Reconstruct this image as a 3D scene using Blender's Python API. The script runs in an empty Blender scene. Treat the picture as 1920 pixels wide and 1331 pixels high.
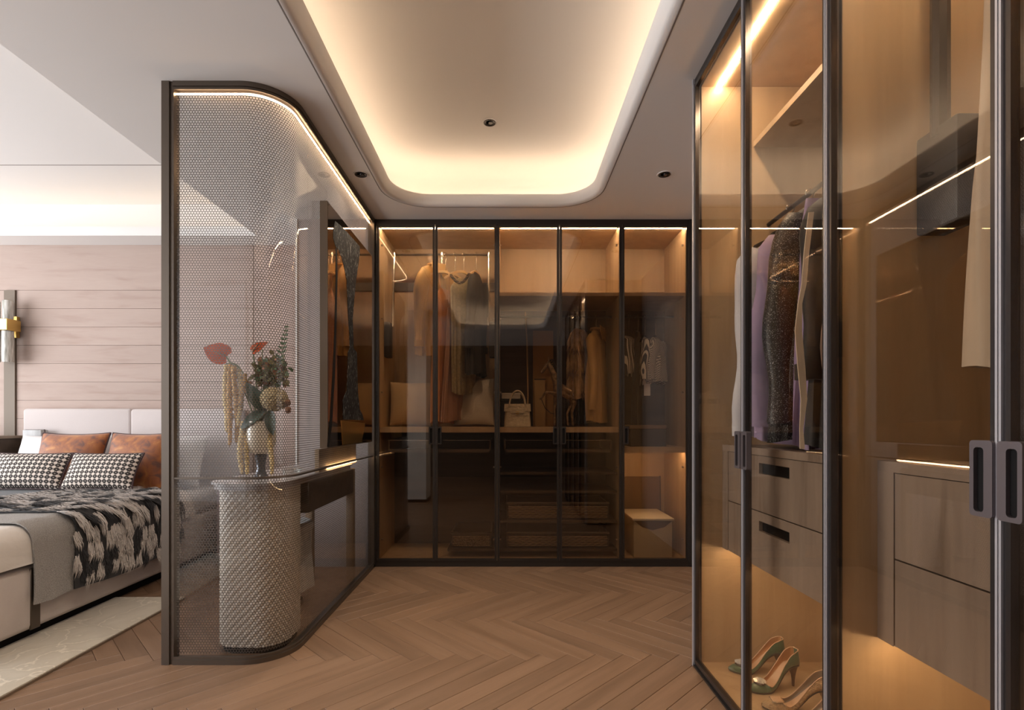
import bpy, bmesh, math, random
from mathutils import Vector, Matrix, geometry
R = random.Random(7)
PI = math.pi
sc = bpy.context.scene
C = sc.collection
# ---------------------------------------------------------------- camera
FPX, VX, VY, CZ = 970.0, 950.0, 792.0, 1.08
cam = bpy.data.cameras.new('camera')
cam.sensor_width = 36.0
cam.lens = FPX / 1920 * 36.0
cam.shift_x = (960 - VX) / 1920
cam.shift_y = (VY - 665.5) / 1920
cam.clip_start = 0.02
camo = bpy.data.objects.new('camera', cam)
camo.location = (0, 0, CZ); camo.rotation_euler = (PI/2, 0, 0)
C.objects.link(camo); sc.camera = camo
# ---------------------------------------------------------------- world, daylight, exposure
w = bpy.data.worlds.new('world'); sc.world = w; w.use_nodes = True
w.node_tree.nodes['Background'].inputs[0].default_value = (.72, .82, 1, 1)
w.node_tree.nodes['Background'].inputs[1].default_value = 0.6
def area(name, loc, rot, sx, sy, power, col):
    l = bpy.data.lights.new(name, 'AREA'); l.shape = 'RECTANGLE'; l.size = sx; l.size_y = sy
    l.energy = power; l.color = col
    o = bpy.data.objects.new(name, l); o.location = loc; o.rotation_euler = rot; C.objects.link(o)
    return o
area('daylight_bedroom', (-6.42, .85, 1.35), (0, -PI/2, 0), 2.3, 5.7, 168, (.95, .975, 1))
sc.view_settings.view_transform = 'Standard'; sc.view_settings.look = 'None'
sc.view_settings.gamma = 1.0; sc.view_settings.use_curve_mapping = False
sc.view_settings.exposure = 1.15
cy = sc.cycles
cy.max_bounces = 14; cy.diffuse_bounces = 5; cy.glossy_bounces = 6; cy.transmission_bounces = 6
cy.transparent_max_bounces = 40
cy.caustics_reflective = False; cy.caustics_refractive = False
cy.use_denoising = True
# ---------------------------------------------------------------- materials
MATS = {}
def nt(name):
    m = bpy.data.materials.new(name); m.use_nodes = True
    return m, m.node_tree.nodes, m.node_tree.links
def setp(b, **k):
    for a, v in k.items(): b.inputs[a.replace('_', ' ')].default_value = v
def rgba(c): return (c[0], c[1], c[2], 1)
def plain(name, c, rough=.5, metal=0, bump=0, bscale=60, var=0, vscale=6, coat=0, sheen=0, emit=None, es=0, spec=.5):
    m, n, l = nt(name); b = n['Principled BSDF']
    setp(b, Base_Color=rgba(c), Roughness=rough, Metallic=metal, Coat_Weight=coat, Sheen_Weight=sheen)
    b.inputs['Specular IOR Level'].default_value = spec
    if emit: b.inputs['Emission Color'].default_value = rgba(emit); b.inputs['Emission Strength'].default_value = es
    if var or bump:
        tc = n.new('ShaderNodeTexCoord')
    if var:
        t = n.new('ShaderNodeTexNoise'); t.inputs['Scale'].default_value = vscale; t.inputs['Detail'].default_value = 5
        l.new(tc.outputs['Object'], t.inputs['Vector'])
        r = n.new('ShaderNodeValToRGB')
        r.color_ramp.elements[0].position = .3; r.color_ramp.elements[1].position = .72
        r.color_ramp.elements[0].color = rgba([x*(1-var) for x in c]); r.color_ramp.elements[1].color = rgba([min(1, x*(1+var)) for x in c])
        l.new(t.outputs['Fac'], r.inputs['Fac']); l.new(r.outputs['Color'], b.inputs['Base Color'])
    if bump:
        t2 = n.new('ShaderNodeTexNoise'); t2.inputs['Scale'].default_value = bscale; t2.inputs['Detail'].default_value = 4
        l.new(tc.outputs['Object'], t2.inputs['Vector'])
        bp = n.new('ShaderNodeBump'); bp.inputs['Strength'].default_value = bump; bp.inputs['Distance'].default_value = .01
        l.new(t2.outputs['Fac'], bp.inputs['Height']); l.new(bp.outputs['Normal'], b.inputs['Normal'])
    MATS[name] = m; return m
def ramp_mat(name, cols, pos, scale=(6, 6, 6), rough=.6, detail=6, dist=0, bump=0, sheen=0, rand=0, fine=0, spec=.5, metal=0):
    """noise through a colour ramp; scale per axis stretches it into grain; rand varies from object to object"""
    m, n, l = nt(name); b = n['Principled BSDF']; setp(b, Roughness=rough, Sheen_Weight=sheen, Metallic=metal)
    b.inputs['Specular IOR Level'].default_value = spec
    tc = n.new('ShaderNodeTexCoord'); mp = n.new('ShaderNodeMapping'); mp.inputs['Scale'].default_value = scale
    l.new(tc.outputs['Object'], mp.inputs['Vector'])
    t = n.new('ShaderNodeTexNoise'); t.inputs['Scale'].default_value = 1; t.inputs['Detail'].default_value = detail
    t.inputs['Distortion'].default_value = dist
    if rand:
        oi = n.new('ShaderNodeObjectInfo'); t.noise_dimensions = '4D'
        ml = n.new('ShaderNodeMath'); ml.operation = 'MULTIPLY'; ml.inputs[1].default_value = 50
        l.new(oi.outputs['Random'], ml.inputs[0]); l.new(ml.outputs[0], t.inputs['W'])
    l.new(mp.outputs['Vector'], t.inputs['Vector'])
    r = n.new('ShaderNodeValToRGB'); e = r.color_ramp.elements
    while len(e) < len(cols): e.new(.5)
    for i, (c, p) in enumerate(zip(cols, pos)): e[i].position = p; e[i].color = rgba(c)
    l.new(t.outputs['Fac'], r.inputs['Fac']); out = r.outputs['Color']
    if fine:
        t3 = n.new('ShaderNodeTexNoise'); t3.inputs['Scale'].default_value = 7; t3.inputs['Detail'].default_value = 3
        l.new(mp.outputs['Vector'], t3.inputs['Vector'])
        mr = n.new('ShaderNodeMapRange'); mr.inputs[3].default_value = 1 - fine; mr.inputs[4].default_value = 1 + fine
        l.new(t3.outputs['Fac'], mr.inputs[0])
        mx = n.new('ShaderNodeVectorMath'); mx.operation = 'SCALE'
        l.new(out, mx.inputs[0]); l.new(mr.outputs[0], mx.inputs['Scale']); out = mx.outputs[0]
    if rand:
        mr = n.new('ShaderNodeMapRange'); mr.inputs[3].default_value = 1 - rand; mr.inputs[4].default_value = 1 + rand
        l.new(oi.outputs['Random'], mr.inputs[0])
        mx = n.new('ShaderNodeVectorMath'); mx.operation = 'SCALE'
        l.new(out, mx.inputs[0]); l.new(mr.outputs[0], mx.inputs['Scale']); out = mx.outputs[0]
    l.new(out, b.inputs['Base Color'])
    if bump:
        bp = n.new('ShaderNodeBump'); bp.inputs['Strength'].default_value = bump; bp.inputs['Distance'].default_value = .004
        l.new(t.outputs['Fac'], bp.inputs['Height']); l.new(bp.outputs['Normal'], b.inputs['Normal'])
    MATS[name] = m; return m
def pane_mat(name, tint, f0, rough=0.0):
    """thin glass: tinted straight-through light and a Schlick mirror reflection"""
    m, n, l = nt(name); n.remove(n['Principled BSDF']); out = n['Material Output']
    g = n.new('ShaderNodeNewGeometry'); d = n.new('ShaderNodeVectorMath'); d.operation = 'DOT_PRODUCT'
    l.new(g.outputs['Incoming'], d.inputs[0]); l.new(g.outputs['Normal'], d.inputs[1])
    def mth(op, a, b=None):
        x = n.new('ShaderNodeMath'); x.operation = op
        for i, v in enumerate((a, b)):
            if v is None: continue
            if isinstance(v, (int, float)): x.inputs[i].default_value = v
            else: l.new(v, x.inputs[i])
        return x.outputs[0]
    c = mth('ABSOLUTE', d.outputs['Value']); p = mth('POWER', mth('SUBTRACT', 1.0, c), 5.0)
    f = mth('ADD', mth('MULTIPLY', p, 1 - f0), f0)
    t = n.new('ShaderNodeBsdfTransparent'); t.inputs[0].default_value = rgba(tint)
    gl = n.new('ShaderNodeBsdfGlossy'); gl.inputs['Roughness'].default_value = rough
    mx = n.new('ShaderNodeMixShader'); l.new(f, mx.inputs[0]); l.new(t.outputs[0], mx.inputs[1]); l.new(gl.outputs[0], mx.inputs[2])
    l.new(mx.outputs[0], out.inputs['Surface']); MATS[name] = m; return m
def led(name, c, s):
    m, n, l = nt(name); n.remove(n['Principled BSDF']); e = n.new('ShaderNodeEmission')
    e.inputs[0].default_value = rgba(c); e.inputs[1].default_value = s
    l.new(e.outputs[0], n['Material Output'].inputs['Surface']); MATS[name] = m; return m
WARM = (1, .80, .58)
led('led_cove', (1, .74, .50), 6.2); led('led_bed', (1, .70, .42), 2.6); led('led_back', (1, .80, .56), 62); led('led_side', (1, .78, .53), 60)
led('led_screen', (1, .66, .38), 20); led('led_under', (1, .70, .40), 26)
plain('plaster', (.79, .77, .75), .75); plain('groove', (.25, .22, .2), .8); plain('board_gap', (.33, .26, .225), .8)
plain('taupe_wall', (.46, .40, .38), .7); plain('white_wall', (.75, .77, .8), .8)
plain('bronze', (.13, .105, .085), .34, .75); plain('bronze_matt', (.17, .13, .095), .65, .1); plain('bronze_light', (.30, .24, .18), .4, .7)
plain('dark_metal', (.045, .038, .034), .38, .6); plain('stile', (.10, .09, .088), .25, .85)
plain('highlight_metal', (.46, .44, .46), .42, .55); plain('black', (.010, .009, .009), .7, spec=.1); plain('plum_metal', (.16, .135, .14), .42, .7)  # the pale trim colour carries the window highlight on edges and corner post
plain('silver', (.6, .58, .55), .25, 1); plain('gold', (.72, .48, .16), .28, 1); plain('nickel', (.5, .46, .42), .3, 1)
ramp_mat('oak', [(.41, .285, .17), (.49, .35, .215), (.54, .40, .255)], [.3, .55, .8], (14, 14, .9), .5, fine=.07, rand=.04)
ramp_mat('oak_back', [(.40, .28, .17), (.46, .33, .21), (.5, .37, .24)], [.3, .55, .8], (14, 14, .9), .55, fine=.06)
ramp_mat('oak_grey', [(.20, .148, .112), (.29, .222, .175), (.34, .266, .212)], [.34, .46, .72], (11, 11, .8), .5, dist=1.0, fine=.1, rand=.05)
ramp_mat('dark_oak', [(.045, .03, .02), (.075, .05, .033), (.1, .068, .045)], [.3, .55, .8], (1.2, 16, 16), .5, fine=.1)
ramp_mat('plank', [(.150, .087, .050), (.190, .113, .068), (.222, .137, .086)], [.3, .52, .78], (1.6, 22, 22), .42, rand=.13, fine=.10, bump=.05)
ramp_mat('pink_board', [(.355, .255, .213), (.42, .322, .278), (.445, .348, .302)], [.26, .44, .75], (1.7, 1.7, 14), .85, dist=.6, rand=.025, fine=.04)
pane_mat('glass_clear', (.97, .965, .96), .028); pane_mat('glass_smoke', (.82, .755, .68), .07)
pane_mat('glass_wardrobe', (.90, .865, .82), .08)
pane_mat('glass_vase', (.93, .94, .93), .05)
# ---------------------------------------------------------------- mesh helpers
def total_loc(p):
    v = Vector((0, 0, 0))
    while p is not None: v += p.location; p = p.parent
    return v
def root(name, label, cat, loc=(0, 0, 0), group=None, kind=None):
    o = bpy.data.objects.new(name, None); o.empty_display_size = .05; C.objects.link(o); o.location = loc
    return tag(o, label, cat, group, kind)
def tag(o, label=None, cat=None, group=None, kind=None):
    if label: o['label'] = label
    if cat: o['category'] = cat
    if group: o['group'] = group
    if kind: o['kind'] = kind
    return o
class MB:
    def __init__(s): s.V = []; s.F = []; s.MI = []; s.mi = 0
    def add(s, V, F):
        o = len(s.V); s.V += [tuple(v) for v in V]; s.F += [tuple(i + o for i in f) for f in F]; s.MI += [s.mi] * len(F); return s
    def box(s, x0, x1, y0, y1, z0, z1, bev=0, seg=2):
        if not bev:
            V = [(x, y, z) for z in (z0, z1) for y in (y0, y1) for x in (x0, x1)]
            return s.add(V, [(0, 2, 3, 1), (4, 5, 7, 6), (0, 1, 5, 4), (2, 6, 7, 3), (0, 4, 6, 2), (1, 3, 7, 5)])
        bm = bmesh.new(); bmesh.ops.create_cube(bm, size=1)
        for v in bm.verts: v.co = ((x0+x1)/2 + v.co.x*(x1-x0), (y0+y1)/2 + v.co.y*(y1-y0), (z0+z1)/2 + v.co.z*(z1-z0))
        bmesh.ops.bevel(bm, geom=bm.edges[:], offset=bev, segments=seg, affect='EDGES', profile=.5)
        bm.verts.index_update(); s.add([v.co[:] for v in bm.verts], [[v.index for v in f.verts] for f in bm.faces]); bm.free(); return s
    def tube(s, pts, r, n=8, closed=False, flat=1.0, up=(0, 0, 1)):
        pts = [Vector(p) for p in pts]; N = len(pts); rr = r if hasattr(r, '__len__') else [r]*N
        V = []; prev = None
        for i, p in enumerate(pts):
            a = pts[(i-1) % N] if (closed or i > 0) else p; b = pts[(i+1) % N] if (closed or i < N-1) else p
            d = (b - a).normalized() if (b - a).length > 1e-9 else Vector((0, 0, 1))
            if prev is None:
                u = Vector(up); u = u if abs(u.dot(d)) < .95 else Vector((1, 0, 0))
                e1 = d.cross(u).normalized()
            else:
                e1 = (prev - d*prev.dot(d)).normalized()
            prev = e1; e2 = d.cross(e1)
            for k in range(n):
                t = 2*PI*k/n; V.append(p + e1*(rr[i]*math.cos(t)) + e2*(rr[i]*flat*math.sin(t)))
        F = []
        for i in range(N if closed else N-1):
            for k in range(n):
                a, b = i*n + k, i*n + (k+1) % n; c, d = ((i+1) % N)*n + (k+1) % n, ((i+1) % N)*n + k
                F.append((a, b, c, d))
        if not closed: F += [tuple(range(n))[::-1], tuple(range((N-1)*n, N*n))]
        return s.add(V, F)
    def lathe(s, prof, n=24, c=(0, 0, 0), sx=1, sy=1):
        V = []; F = []
        for r, z in prof:
            for k in range(n):
                t = 2*PI*k/n; V.append((c[0] + sx*r*math.cos(t), c[1] + sy*r*math.sin(t), c[2] + z))
        for i in range(len(prof)-1):
            for k in range(n): F.append((i*n+k, i*n+(k+1) % n, (i+1)*n+(k+1) % n, (i+1)*n+k))
        F += [tuple(range(n))[::-1], tuple(range((len(prof)-1)*n, len(prof)*n))]
        return s.add(V, F)
    def loops(s, L, closed=True, cap0=False, cap1=False):
        n = len(L[0]); V = [p for q in L for p in q]; F = []
        for i in range(len(L)-1):
            for k in range(n if closed else n-1):
                F.append((i*n+k, i*n+(k+1) % n, (i+1)*n+(k+1) % n, (i+1)*n+k))
        if cap0: F.append(tuple(range(n))[::-1])
        if cap1: F.append(tuple(range((len(L)-1)*n, len(L)*n)))
        return s.add(V, F)
    def poly(s, outline, fn, d0, d1, holes=()):
        """2-D outline with holes, extruded from d0 to d1 along a third axis; fn(u, v, d) -> xyz"""
        ls = [list(outline)] + [list(h) for h in holes]
        flat = [p for q in ls for p in q]; N = len(flat)
        tri = geometry.tessellate_polygon([[Vector((a, b, 0)) for a, b in q] for q in ls])
        V = [fn(a, b, d0) for a, b in flat] + [fn(a, b, d1) for a, b in flat]
        F = [tuple(t) for t in tri] + [tuple(i + N for i in t[::-1]) for t in tri]
        o = 0
        for q in ls:
            k = len(q)
            for i in range(k): F.append((o+i, o+(i+1) % k, N+o+(i+1) % k, N+o+i))
            o += k
        return s.add(V, F)
    def build(s, name, m, parent=None, smooth=False, fix=True, ang=40, label=None):
        off = total_loc(parent); V = [(a-off.x, b-off.y, c-off.z) for a, b, c in s.V]
        me = bpy.data.meshes.new(name); me.from_pydata(V, [], s.F)
        for x in (m if isinstance(m, (list, tuple)) else [m]): me.materials.append(MATS[x] if isinstance(x, str) else x)
        if s.mi or any(s.MI): me.polygons.foreach_set('material_index', s.MI)
        if fix:
            bm = bmesh.new(); bm.from_mesh(me); bmesh.ops.recalc_face_normals(bm, faces=bm.faces[:]); bm.to_mesh(me); bm.free()
        if smooth:
            me.polygons.foreach_set('use_smooth', [True]*len(me.polygons)); me.set_sharp_from_angle(angle=math.radians(ang))
        me.update(); o = bpy.data.objects.new(name, me); C.objects.link(o); o.parent = parent
        if label: o['label'] = label
        return o
def bx(name, x0, x1, y0, y1, z0, z1, m, parent=None, bev=0, seg=2, label=None):
    return MB().box(x0, x1, y0, y1, z0, z1, bev, seg).build(name, m, parent, smooth=bev > 0, label=label)
def struct(o): o['kind'] = 'structure'; return o
def copy_tree(o, parent=None):
    c = o.copy(); C.objects.link(c); c.parent = parent
    for ch in list(o.children): copy_tree(ch, c)
    return c
def place(o, loc, rot=(0, 0, 0)): o.location = loc; o.rotation_euler = rot; return o
def P(px, py, Y): return Vector(((px - VX)*Y/FPX, Y, CZ - (py - VY)*Y/FPX))
def rrect(x0, x1, y0, y1, r, n=8):
    pts = []
    for cx, cyy, a0 in ((x1-r, y1-r, 0), (x0+r, y1-r, PI/2), (x0+r, y0+r, PI), (x1-r, y0+r, 1.5*PI)):
        for i in range(n+1):
            a = a0 + PI/2*i/n; pts.append((cx + r*math.cos(a), cyy + r*math.sin(a)))
    return pts
# ================================================================ THE ROOM
CEIL, UPZ = 2.601, 2.93
XL, XR, YN, YF = -6.5, 1.43, -2.5, 4.44
floor = struct(bx('floor', XL-.1, XR+.1, YN-.1, YF+.1, -.1, -.014, 'dark_oak'))
# herringbone planks 0.64 x 0.092 at 45 degrees: the ones in view are parts, the rest one part
PL, PW, GAP = .644, .092, .0008
plank_mb = MB().box(-PL/2+GAP, PL/2-GAP, -PW/2+GAP, PW/2-GAP, -.013, 0, .0012, 1)
proto = plank_mb.build('plank', 'plank', floor)
def herring():
    # one arm along +45, next along -45: classic staircase lattice
    out = []; e1 = Vector((math.cos(PI/4), math.sin(PI/4))); e2 = Vector((-e1.y, e1.x))
    for i in range(-130, 130):
        for j in range(-20, 20):
            o = (e1*PW + e2*PW)*i + (e1*PL - e2*PL)*j      # lattice
            out.append((o + e1*PL/2 + e2*PW/2, PI/4))
            out.append((o + e1*(-PW/2) + e2*(PL/2), PI*.75))
    return out
ROWX = .17
rest = MB(); first = True; cand = []
for c, a in herring():
    x, y = c.y + ROWX - .6, c.x + .135      # zigzag lines run along X
    ang = PI/2 - a
    if XL-.25 < x < XR+.25 and YN-.25 < y < YF+.25: cand.append((x, y, ang))
def seen(x, y): return y > 1.5 and -2.5 < x and y < 4.0 and x > -1.0*y - .3
for x, y, ang in cand:
    if seen(x, y):
        o = proto if first else proto.copy()
        if not first: C.objects.link(o)
        o.parent = floor; first = False
        o.location = (x, y, 0); o.rotation_euler = (0, 0, ang)
    else:
        ca, sa = math.cos(ang), math.sin(ang); h, k = PL/2-GAP, PW/2-GAP
        V = [(x+u*ca-v*sa, y+u*sa+v*ca, z) for z in (-.013, 0) for u, v in ((-h, -k), (h, -k), (h, k), (-h, k))]
        rest.add(V, [(3, 2, 1, 0), (4, 5, 6, 7), (0, 1, 5, 4), (1, 2, 6, 5), (2, 3, 7, 6), (3, 0, 4, 7)])
rest.build('plank_field', 'plank', floor)['kind'] = 'stuff'
# walls
wr = struct(bx('wall_right', XR, XR+.1, YN, YF+.1, 0, 3.05, 'taupe_wall'))
wb = struct(bx('wall_back', -1.57, XR, YF, YF+.1, 0, 3.05, 'taupe_wall'))
ws = struct(bx('wall_back_return', -1.57, -.992, 3.872, YF, 0, CEIL, 'taupe_wall'))
bx('corner_trim', -1.578, -1.566, 3.864, 3.90, .0, CEIL, 'plaster', ws)
def wall_with_window(name, T, a0, a1, w0, w1, z0, z1):
    m = MB()
    for (p, q, r, s) in ((a0, w0, 0, 3.05), (w1, a1, 0, 3.05), (w0, w1, 0, z0), (w0, w1, z1, 3.05)):
        if q > p and s > r: m.add(*T(p, q, r, s))
    return struct(m.build(name, 'white_wall'))
def Tl(p, q, r, s): b = MB().box(XL-.1, XL, p, q, r, s); return b.V, b.F
def Tn(p, q, r, s): b = MB().box(p, q, YN-.1, YN, r, s); return b.V, b.F
wall_with_window('wall_left', Tl, YN, YF, -2.0, 3.7, .2, 2.5)
struct(bx('wall_near', XL, -2.6, YN-.1, YN, 0, 3.05, 'white_wall'))
struct(bx('wall_near_closet', -2.6, XR, YN-.1, YN, 0, 3.05, 'dark_oak'))
w1 = struct(MB().box(XL-.08, XL-.03, -2.0, -1.95, .2, 2.5).box(XL-.08, XL-.03, 3.65, 3.7, .2, 2.5).box(XL-.08, XL-.03, -2.0, 3.7, .2, .25)
            .box(XL-.08, XL-.03, -2.0, 3.7, 2.45, 2.5).box(XL-.08, XL-.03, 1.57, 1.63, .2, 2.5).build('window_1', 'bronze'))
pier = struct(bx('wall_pier', -1.36, -1.09, .35, .76, 0, CEIL, 'white_wall'))
bx('baseboard', -1.365, -1.085, .345, .765, 0, .04, 'dark_metal', pier)
# headboard wall: suede-like horizontal boards
wh = struct(bx('wall_headboard', XL, -1.57, YF+.012, YF+.1, 0, 3.05, 'board_gap'))
def board(x0, x1, z0, z1, m='pink_board'):
    return bx('board', x0+.002, x1-.002, YF-.006, YF+.012, z0+.0010, z1-.0010, m, wh, .0010, 1)
zt = 2.213; BH = .1572
board(XL, -2.17, zt, 2.602); board(-2.17, -1.57, zt, 2.602)
for i in range(14):
    board(-4.203, -2.17, max(0, zt-BH*(i+1)), zt-BH*i)
board(-2.17, -1.57, 0, zt)
bx('bronze_strip', -4.296, -4.203, YF-.02, YF+.012, 0, zt-.002, 'bronze_matt', wh)
bx('reveal', -4.303, -4.296, YF-.004, YF+.012, 0, zt-.002, 'black', wh)
bx('side_board', XL, -4.303, YF-.006, YF+.012, 0, zt-.002, 'pink_board', wh)
# ---- ceiling: lower slab with the closet tray, bedroom recess at the left
T0 = dict(x0=-.828, x1=.641, y0=-.7, y1=3.66)
def tray(inset, r0=.30, n=10):
    return rrect(T0['x0']+inset, T0['x1']-inset, T0['y0']+inset, T0['y1']-inset, max(.04, r0-inset), n)
BX, LY = -2.035, 4.21
m = MB().poly([(BX, YN), (XR, YN), (XR, LY), (BX, LY)], lambda u, v, d: (u, v, d), CEIL, CEIL+.012, [tray(0)])
m.box(XL, XR, LY, YF, CEIL, CEIL+.012)
ceiling = struct(m.build('ceiling', 'plaster'))
prof = [(0, 2.601), (0, 2.609), (.005, 2.609), (.005, 2.601), (.026, 2.601), (.040, 2.612), (.062, 2.652), (.062, 2.668), (-.19, 2.668),
        (-.19, 2.83), (-.175, 2.875), (-.14, 2.908), (-.09, 2.924), (-.03, 2.93)]
MB().loops([[(a, b, z) for a, b in tray(i)] for i, z in prof], cap1=True).build('tray_ceiling', 'plaster', ceiling, smooth=True, ang=50)
MB().loops([[(a, b, 2.6006) for a, b in tray(-.0015)], [(a, b, 2.6006) for a, b in tray(.0035)]]).build('shadow_groove', 'groove', ceiling, fix=False)
Ls = [[(a, b, z) for a, b in tray(i)] for i, z in ((-.10, 2.669), (-.10, 2.677), (-.075, 2.677), (-.075, 2.669))]
MB().loops(Ls).build('cove_led', 'led_cove', ceiling)
# bedroom recess
BUZ = 2.95
MB().box(XL, BX+.22, YN, YF+.1, BUZ, BUZ+.05).build('bedroom_ceiling', 'plaster', ceiling)
MB().box(BX, BX+.02, YN, LY, CEIL+.012, 2.673).build('cove_lip', 'plaster', ceiling)
MB().box(XL, BX+.02, LY, LY+.02, CEIL+.0122, 2.673).build('cove_lip', 'plaster', ceiling)
MB().box(BX+.22, BX+.24, YN, YF+.05, CEIL+.012, BUZ+.05).box(XL, BX+.22, YF, YF+.02, CEIL+.012, BUZ).build('cove_wall', 'plaster', ceiling)
MB().box(BX+.10, BX+.125, YN, LY+.09, 2.614, 2.622).build('cove_led', 'led_bed', ceiling)
MB().box(XL, BX+.10, LY+.10, LY+.125, 2.614, 2.622).build('cove_led', 'led_bed', ceiling)
MB().box(XL, BX+.22, 3.755, 3.763, BUZ-.001, BUZ+.001).build('shadow_groove', 'groove', ceiling)
MB().box(XL-.1, XR+.1, YN-.1, YF+.1, 3.05, 3.1).build('roof_slab', 'plaster', ceiling)
# downlights
def downlight(x, y, z, label):
    t = root('recessed_downlight', label, 'downlight', (x, y, z), 'recessed ceiling downlights')
    MB().lathe([(.030, -.001), (.044, -.004), (.046, -.001), (.046, .002), (.030, .002)], 28, (x, y, z)).build('trim_ring', 'plaster', t, True)
    MB().loops([[(x+r*math.cos(2*PI*k/24), y+r*math.sin(2*PI*k/24), z+h) for k in range(24)] for r, h in ((.037, -.0025), (.037, -.005), (.034, -.005), (.030, -.0015), (.022, -.001))], cap1=True).build('reflector', 'dark_metal', t, True)
    MB().lathe([(.012, -.006), (.014, -.003), (.014, 0)], 16, (x+.006, y, z)).build('lens', 'stile', t, True)
downlight(-.894, 3.17, CEIL, 'small dark downlight in the ceiling strip above the glass screen')
downlight(.967, 3.17, CEIL, 'small dark downlight in the lower ceiling nearest the long wardrobe')
downlight(-.105, 3.19, UPZ, 'small dark downlight in the middle of the glowing ceiling tray')
# added warm spots brighten the closet, under the dark downlights and out of view
for x, y, z in ((-.105, 3.19, UPZ), (-.105, 1.5, UPZ), (-.894, 3.17, CEIL), (.967, 3.17, CEIL), (-1.2, 1.5, CEIL)):
    l = bpy.data.lights.new('fill_spot', 'SPOT'); l.energy = 32 if y < 3 else 19; l.color = (1, .86, .70); l.spot_size = math.radians(115); l.spot_blend = .8; l.shadow_soft_size = .03
    o = bpy.data.objects.new('fill_spot', l); o.location = (x, y, z-.012); C.objects.link(o)
# ================================================================ GLASS SCREEN
scr = root('glass_screen', 'bronze framed glass screen with honeycomb mesh and a rounded corner', 'screen', (-1.26, 2.9, 0))
SX0, SXS, SYF, SYE, SR = -1.537, -.985, 2.302, 3.868, .205
def spath(o, n=14, y_end=SYE):
    """plan of the screen, o metres inside its outer face"""
    r = SR - o; c = (SXS - SR, SYF + SR); p = [(SX0 + .05, SYF + o)]
    p += [(c[0] + r*math.sin(PI/2*i/n), c[1] - r*math.cos(PI/2*i/n)) for i in range(n+1)]
    return p + [(SXS - o, y_end)]
def sweep(o0, o1, z0, z1, path=spath):
    a, b = path(o0), path(o1); m = MB()
    L = [[(a[i][0], a[i][1], z0), (a[i][0], a[i][1], z1), (b[i][0], b[i][1], z1), (b[i][0], b[i][1], z0)] for i in range(len(a))]
    return m.loops(L, cap0=True, cap1=True)
sweep(0, .05, CEIL-.022, CEIL).build('top_rail', 'bronze', scr, True)
sweep(.006, .012, CEIL-.034, CEIL-.022).build('top_rail_lip', 'bronze', scr, True)
sweep(0, .05, 0, .022).build('bottom_rail', 'bronze', scr, True)
sweep(.006, .012, .022, .034).build('bottom_rail_lip', 'bronze', scr, True)
MB().box(SX0, SX0+.034, SYF, SYF+.05, 0, CEIL).box(SX0+.034, SX0+.05, SYF+.008, SYF+.05, 0, CEIL).build('post', 'bronze', scr)
MB().box(SXS-.045, SXS, SYE-.025, SYE, 0, CEIL).build('post', 'bronze', scr)
sweep(.010, .040, .826, .834).build('middle_rail', 'bronze', scr, True)
def part_path(s0, s1):
    """the stretch of the screen between two arc lengths"""
    def f(o):
        p = [Vector(q) for q in spath(o, 20)]; q = spath(0, 20); pts = []
        L = [0]
        for i in range(1, len(q)): L.append(L[-1] + (Vector(q[i]) - Vector(q[i-1])).length)
        def at(s):
            for i in range(1, len(L)):
                if s <= L[i] or i == len(L)-1:
                    t = (s - L[i-1])/(L[i]-L[i-1]); return p[i-1].lerp(p[i], t)
        ss = [s0] + [x for x in L if s0 < x < s1] + [s1]
        return [tuple(at(s)) for s in ss]
    return f
LTOT = (SXS-SR-SX0-.05) + PI/2*SR + (SYE-SYF-SR)
S1 = LTOT - (SYE - 2.62); S2 = LTOT - (SYE - 3.55)
for s0, s1 in ((-.006, S1-.002), (S1+.002, S2-.002), (S2+.002, LTOT-.02)):
    sweep(.020, .024, .022, CEIL-.022, part_path(s0, s1)).build('glass_panel', 'glass_clear', scr, True)
# honeycomb mesh: thin flat bars along every cell edge, wrapped round the corner
plain('mesh_bar', (.085, .068, .056), .5, .2)
def honeycomb():
    p = .0128; bw = .0013; rowh = p*.8660254; rr = p/math.sqrt(3)
    fine = [Vector(q) for q in spath(.029, 24)]; L = [0]
    for i in range(1, len(fine)): L.append(L[-1] + (fine[i]-fine[i-1]).length)
    NN = 3000; tot = L[-1]; tab = []; i = 1
    for k in range(NN+1):
        s = tot*k/NN
        while i < len(L)-1 and s > L[i]: i += 1
        tab.append(fine[i-1].lerp(fine[i], (s-L[i-1])/(L[i]-L[i-1])))
    def at(s, z):
        f = min(max(s/tot, 0), 1)*NN; k = min(int(f), NN-1); q = tab[k].lerp(tab[k+1], f-k); return (q.x, q.y, z)
    m = MB(); V = m.V; F = m.F
    z0, z1 = .035, CEIL-.04
    rows = int((z1-z0)/rowh); cols = int((tot-.02)/p)
    def bar(sa, za, sb, zb):
        dx, dz = sb-sa, zb-za; l = math.hypot(dx, dz); nx, nz = -dz/l*bw, dx/l*bw; o = len(V)
        V.extend((at(sa+nx, za+nz), at(sa-nx, za-nz), at(sb-nx, zb-nz), at(sb+nx, zb+nz))); F.append((o, o+1, o+2, o+3)); m.MI.append(0)
    for j in range(rows):
        cz = z0 + (j+.5)*rowh; sh = p/2 if j % 2 else 0
        for i in range(cols):
            cs = sh + i*p
            # upper-left, upper-right and right edges of a pointy-top cell
            t = (cs, cz+rr); ul = (cs-p/2, cz+rr/2); ur = (cs+p/2, cz+rr/2); lr = (cs+p/2, cz-rr/2)
            bar(*ul, *t); bar(*t, *ur); bar(*ur, *lr)
    return m
honeycomb().build('honeycomb_mesh', 'mesh_bar', scr, fix=False)['kind'] = 'stuff'
sweep(.031, .036, CEIL-.042, CEIL-.036).build('led_strip', 'led_screen', scr)
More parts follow.
